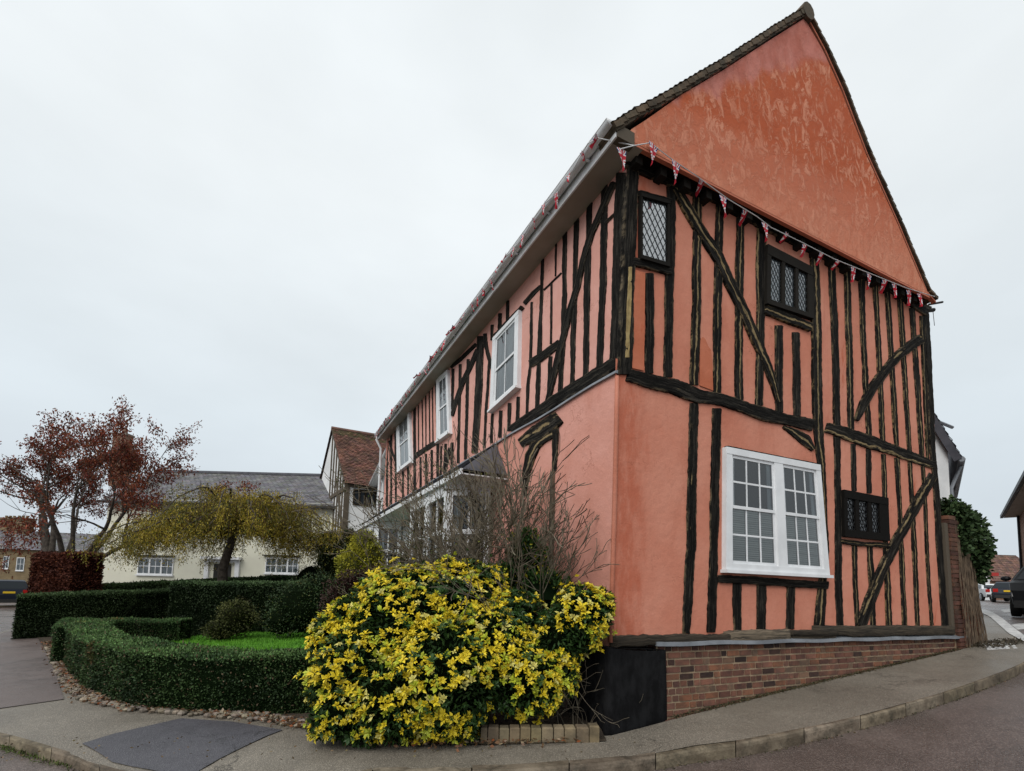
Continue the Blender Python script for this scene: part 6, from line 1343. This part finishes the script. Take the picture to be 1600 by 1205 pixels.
simple_house('tiled_cottage', 1546, 1640, 908, 869, 62., 8, 'distant cottage with a brown-red tiled roof at the end of the street', 'bred', 'tile')
h = simple_house('white_cottage', 1505, 1546, 893, 872, 52., 7, 'small white cottage at the end of the street with a red board', 'white_wall', 'slate')
mb = MB(); p = atY(1548, 885, 51.5); mb.box(p+[.1, 0, -1.0], [.7, 0, 0], [0, .1, 0], ZV*.35); mb.build('barge_board', M['red'], h)

# ================================================================== CARS
def car(name, loc, head, paint, label, kind='estate', L=4.5, Wc=1.85, Hc=1.6, rear=True):
    """head: direction the car faces (unit, xy)"""
    r = thing(name, loc, label, 'car'); f = norm(head); s = np.cross(f, ZV); o = np.array(loc, float)
    def P(x, y, z): return o+f*x+s*y+ZV*z
    # side profile (x from rear to front, z), lower body and shoulder widths
    if kind == 'saloon': prof = [(-L/2, .35), (-L/2-.02, .62), (-L/2+.04, .98), (-L/2+.55, 1.03), (-.95, Hc), (.35, Hc), (1.15, 1.02), (L/2-.25, .86), (L/2, .62), (L/2-.02, .3)]
    elif kind == 'suv': prof = [(-L/2, .42), (-L/2-.03, .8), (-L/2+.05, 1.12), (-L/2+.28, Hc-.06), (-L/2+.55, Hc), (.45, Hc), (1.15, 1.15), (L/2-.3, 1.05), (L/2, .8), (L/2-.02, .38)]
    else: prof = [(-L/2, .32), (-L/2-.03, .65), (-L/2+.05, .98), (-L/2+.42, Hc-.08), (-L/2+.7, Hc), (.3, Hc), (1.1, 1.0), (L/2-.3, .88), (L/2, .62), (L/2-.02, .3)]
    belt = prof[2][1]
    def hw_(x, z):
        w = Wc/2*(1-.16*max(0, abs(x)/(L/2)-.75)*2)
        return w-.28*max(0, z-belt)/(Hc-belt)*1.0-(.05 if z < .45 else 0)
    # body rings: extrude profile with rounding across
    ys = [-1, -.985, -.93, 0, .93, .985, 1]; mb = MB(); V = []
    for t_ in ys:
        k = {1: .965, .985: .985, .93: .998, 0: 1.0}[abs(t_)]
        for x, z in prof: V.append(P(x*k if abs(t_) > .95 else x, t_*hw_(x, z), .35+(z-.35)*(k if z > 1 else 1)))
    m = len(prof); Fs = [(i*m+j, i*m+(j+1) % m, (i+1)*m+(j+1) % m, (i+1)*m+j) for i in range(len(ys)-1) for j in range(m)]+[tuple(range(m)), tuple((len(ys)-1)*m+j for j in range(m))[::-1]]
    mb.add(V, Fs); mb.build('body', M[paint], r, smooth=False)
    mb = MB()   # windows: rear, front, sides
    zt, zb_ = Hc-.10, belt+.06
    def rx(z): a_, b_ = prof[2], prof[3] if kind != 'saloon' else prof[4]; a_ = prof[3] if kind == 'saloon' else a_; return a_[0]+(b_[0]-a_[0])*(z-a_[1])/(b_[1]-a_[1])
    def fx(z): a_, b_ = prof[6], prof[5]; return a_[0]+(b_[0]-a_[0])*(z-a_[1])/(b_[1]-a_[1])
    for X, sg in ((rx, -1), (fx, 1)): mb.add([P(X(zb_)+sg*.012, -hw_(0, zb_)*.86, zb_), P(X(zb_)+sg*.012, hw_(0, zb_)*.86, zb_), P(X(zt)+sg*.012, hw_(0, zt)*.84, zt), P(X(zt)+sg*.012, -hw_(0, zt)*.84, zt)], [(0, 1, 2, 3)])
    for sg in (-1, 1):
        x0, x1, x2, x3 = rx(zb_)+.2, fx(zb_)-.18, fx(zt)-.12, rx(zt)+.25
        for a_, b_ in ((0, .45), (.48, 1)): mb.add([P(lerp(x0, x1, a_), sg*(hw_(0, zb_)+.004), zb_), P(lerp(x0, x1, b_), sg*(hw_(0, zb_)+.004), zb_), P(lerp(x3, x2, b_), sg*(hw_(0, zt)+.006), zt), P(lerp(x3, x2, a_), sg*(hw_(0, zt)+.006), zt)], [(0, 1, 2, 3) if sg < 0 else (3, 2, 1, 0)])
    mb.build('windows', M['car_glass'], r)
    for sx in (-L*.3, L*.31):
        for sg in (-1, 1):
            c = P(sx, sg*(Wc/2-.12), .33); mb = MB(); V = []; k = 20
            for yy, rr in ((-.11, .27), (-.11, .32), (-.08, .335), (.08, .335), (.11, .32), (.11, .27)):
                for j in range(k): a_ = 2*math.pi*j/k; V.append(c+s*yy+f*math.cos(a_)*rr+ZV*math.sin(a_)*rr)
            mb.add(V, [(i*k+j, i*k+(j+1) % k, (i+1)*k+(j+1) % k, (i+1)*k+j) for i in range(5) for j in range(k)]); wh = mb.build('wheel', M['rubber'], r)
            mb = MB(); V = [c+s*sg*.085]+[c+s*sg*.1+f*math.cos(2*math.pi*j/20)*.27+ZV*math.sin(2*math.pi*j/20)*.27 for j in range(20)]; mb.add(V, [(0, 1+j, 1+(j+1) % 20) for j in range(20)])
            for j in range(5): a_ = 2*math.pi*j/5; dv = f*math.cos(a_)+ZV*math.sin(a_); mb.box(c+s*sg*.1-np.cross(dv, s)*.03, dv*.25, np.cross(dv, s)*.06, s*sg*.02)
            mb.build('rim', M['rim'], wh)
    mb = MB(); mb.box(P(-L/2-.09, -Wc/2*.84, .32), f*.12, s*Wc*.84, ZV*.22); mb.build('bumper', M['trim'], r); mb = MB(); mb.box(P(L/2-.03, -Wc/2*.84, .28), f*.1, s*Wc*.84, ZV*.22); mb.build('bumper', M['trim'], r)
    zl = belt-.14
    for sg in (-1, 1):
        mb = MB(); mb.box(P(-L/2-.045, sg*Wc/2*.62, zl-.1), f*.06, s*sg*Wc/2*.3, ZV*.24); mb.build('tail_lamp', M['lamp'], r)
        mb = MB(); mb.box(P(L/2-.12, sg*Wc/2*.58, .62), f*.1, s*sg*Wc/2*.3, ZV*.15); mb.build('headlamp', M['lampw'], r)
        mb = MB(); c = P(.85, sg*(hw_(0, belt)+.12), belt+.08); V = []
        for j in range(7):
            for k in range(8): th2, ph = math.pi*j/6, 2*math.pi*k/8; V.append(c+f*.07*math.sin(th2)*math.cos(ph)+s*.13*math.cos(th2)+ZV*.085*math.sin(th2)*math.sin(ph))
        mb.add(V, [(j*8+k, j*8+(k+1) % 8, (j+1)*8+(k+1) % 8, (j+1)*8+k) for j in range(6) for k in range(8)]); mb.build('wing_mirror', M[paint], r)
    mb = MB(); mb.box(P(-L/2-.065, -.27, zl-.08), f*.03, s*.54, ZV*.12); mb.build('number_plate', M['plate'], r)
    return r
def gpt(u, y): p = atY(u, 900, y); return np.array([p[0], p[1], hz(p[0], p[1])])
car('parked_car', gpt(15, 32.2), norm([-.74, .69, 0]), 'car_blue', 'dark blue estate car with yellow rear plate at the far left', 'suv', 4.5, 1.95, 1.72)
car('parked_car', gpt(1541, 43.), norm([.5, 1, 0]), 'car_white', 'white saloon car with red tail lamps at the end of the street', 'saloon', 4.6, 1.8, 1.45)
car('parked_car', gpt(1573, 37.), norm([.95, 1, 0]), 'car_blue', 'dark hatchback with yellow plate parked beside the white saloon', 'estate', 4.3, 1.8, 1.5)
car('parked_car', gpt(1648, 15.8), norm([-.75, -.62, 0]), 'car_black', 'black car cut off by the right edge with its wing mirror showing', 'suv', 4.4, 1.85, 1.66)
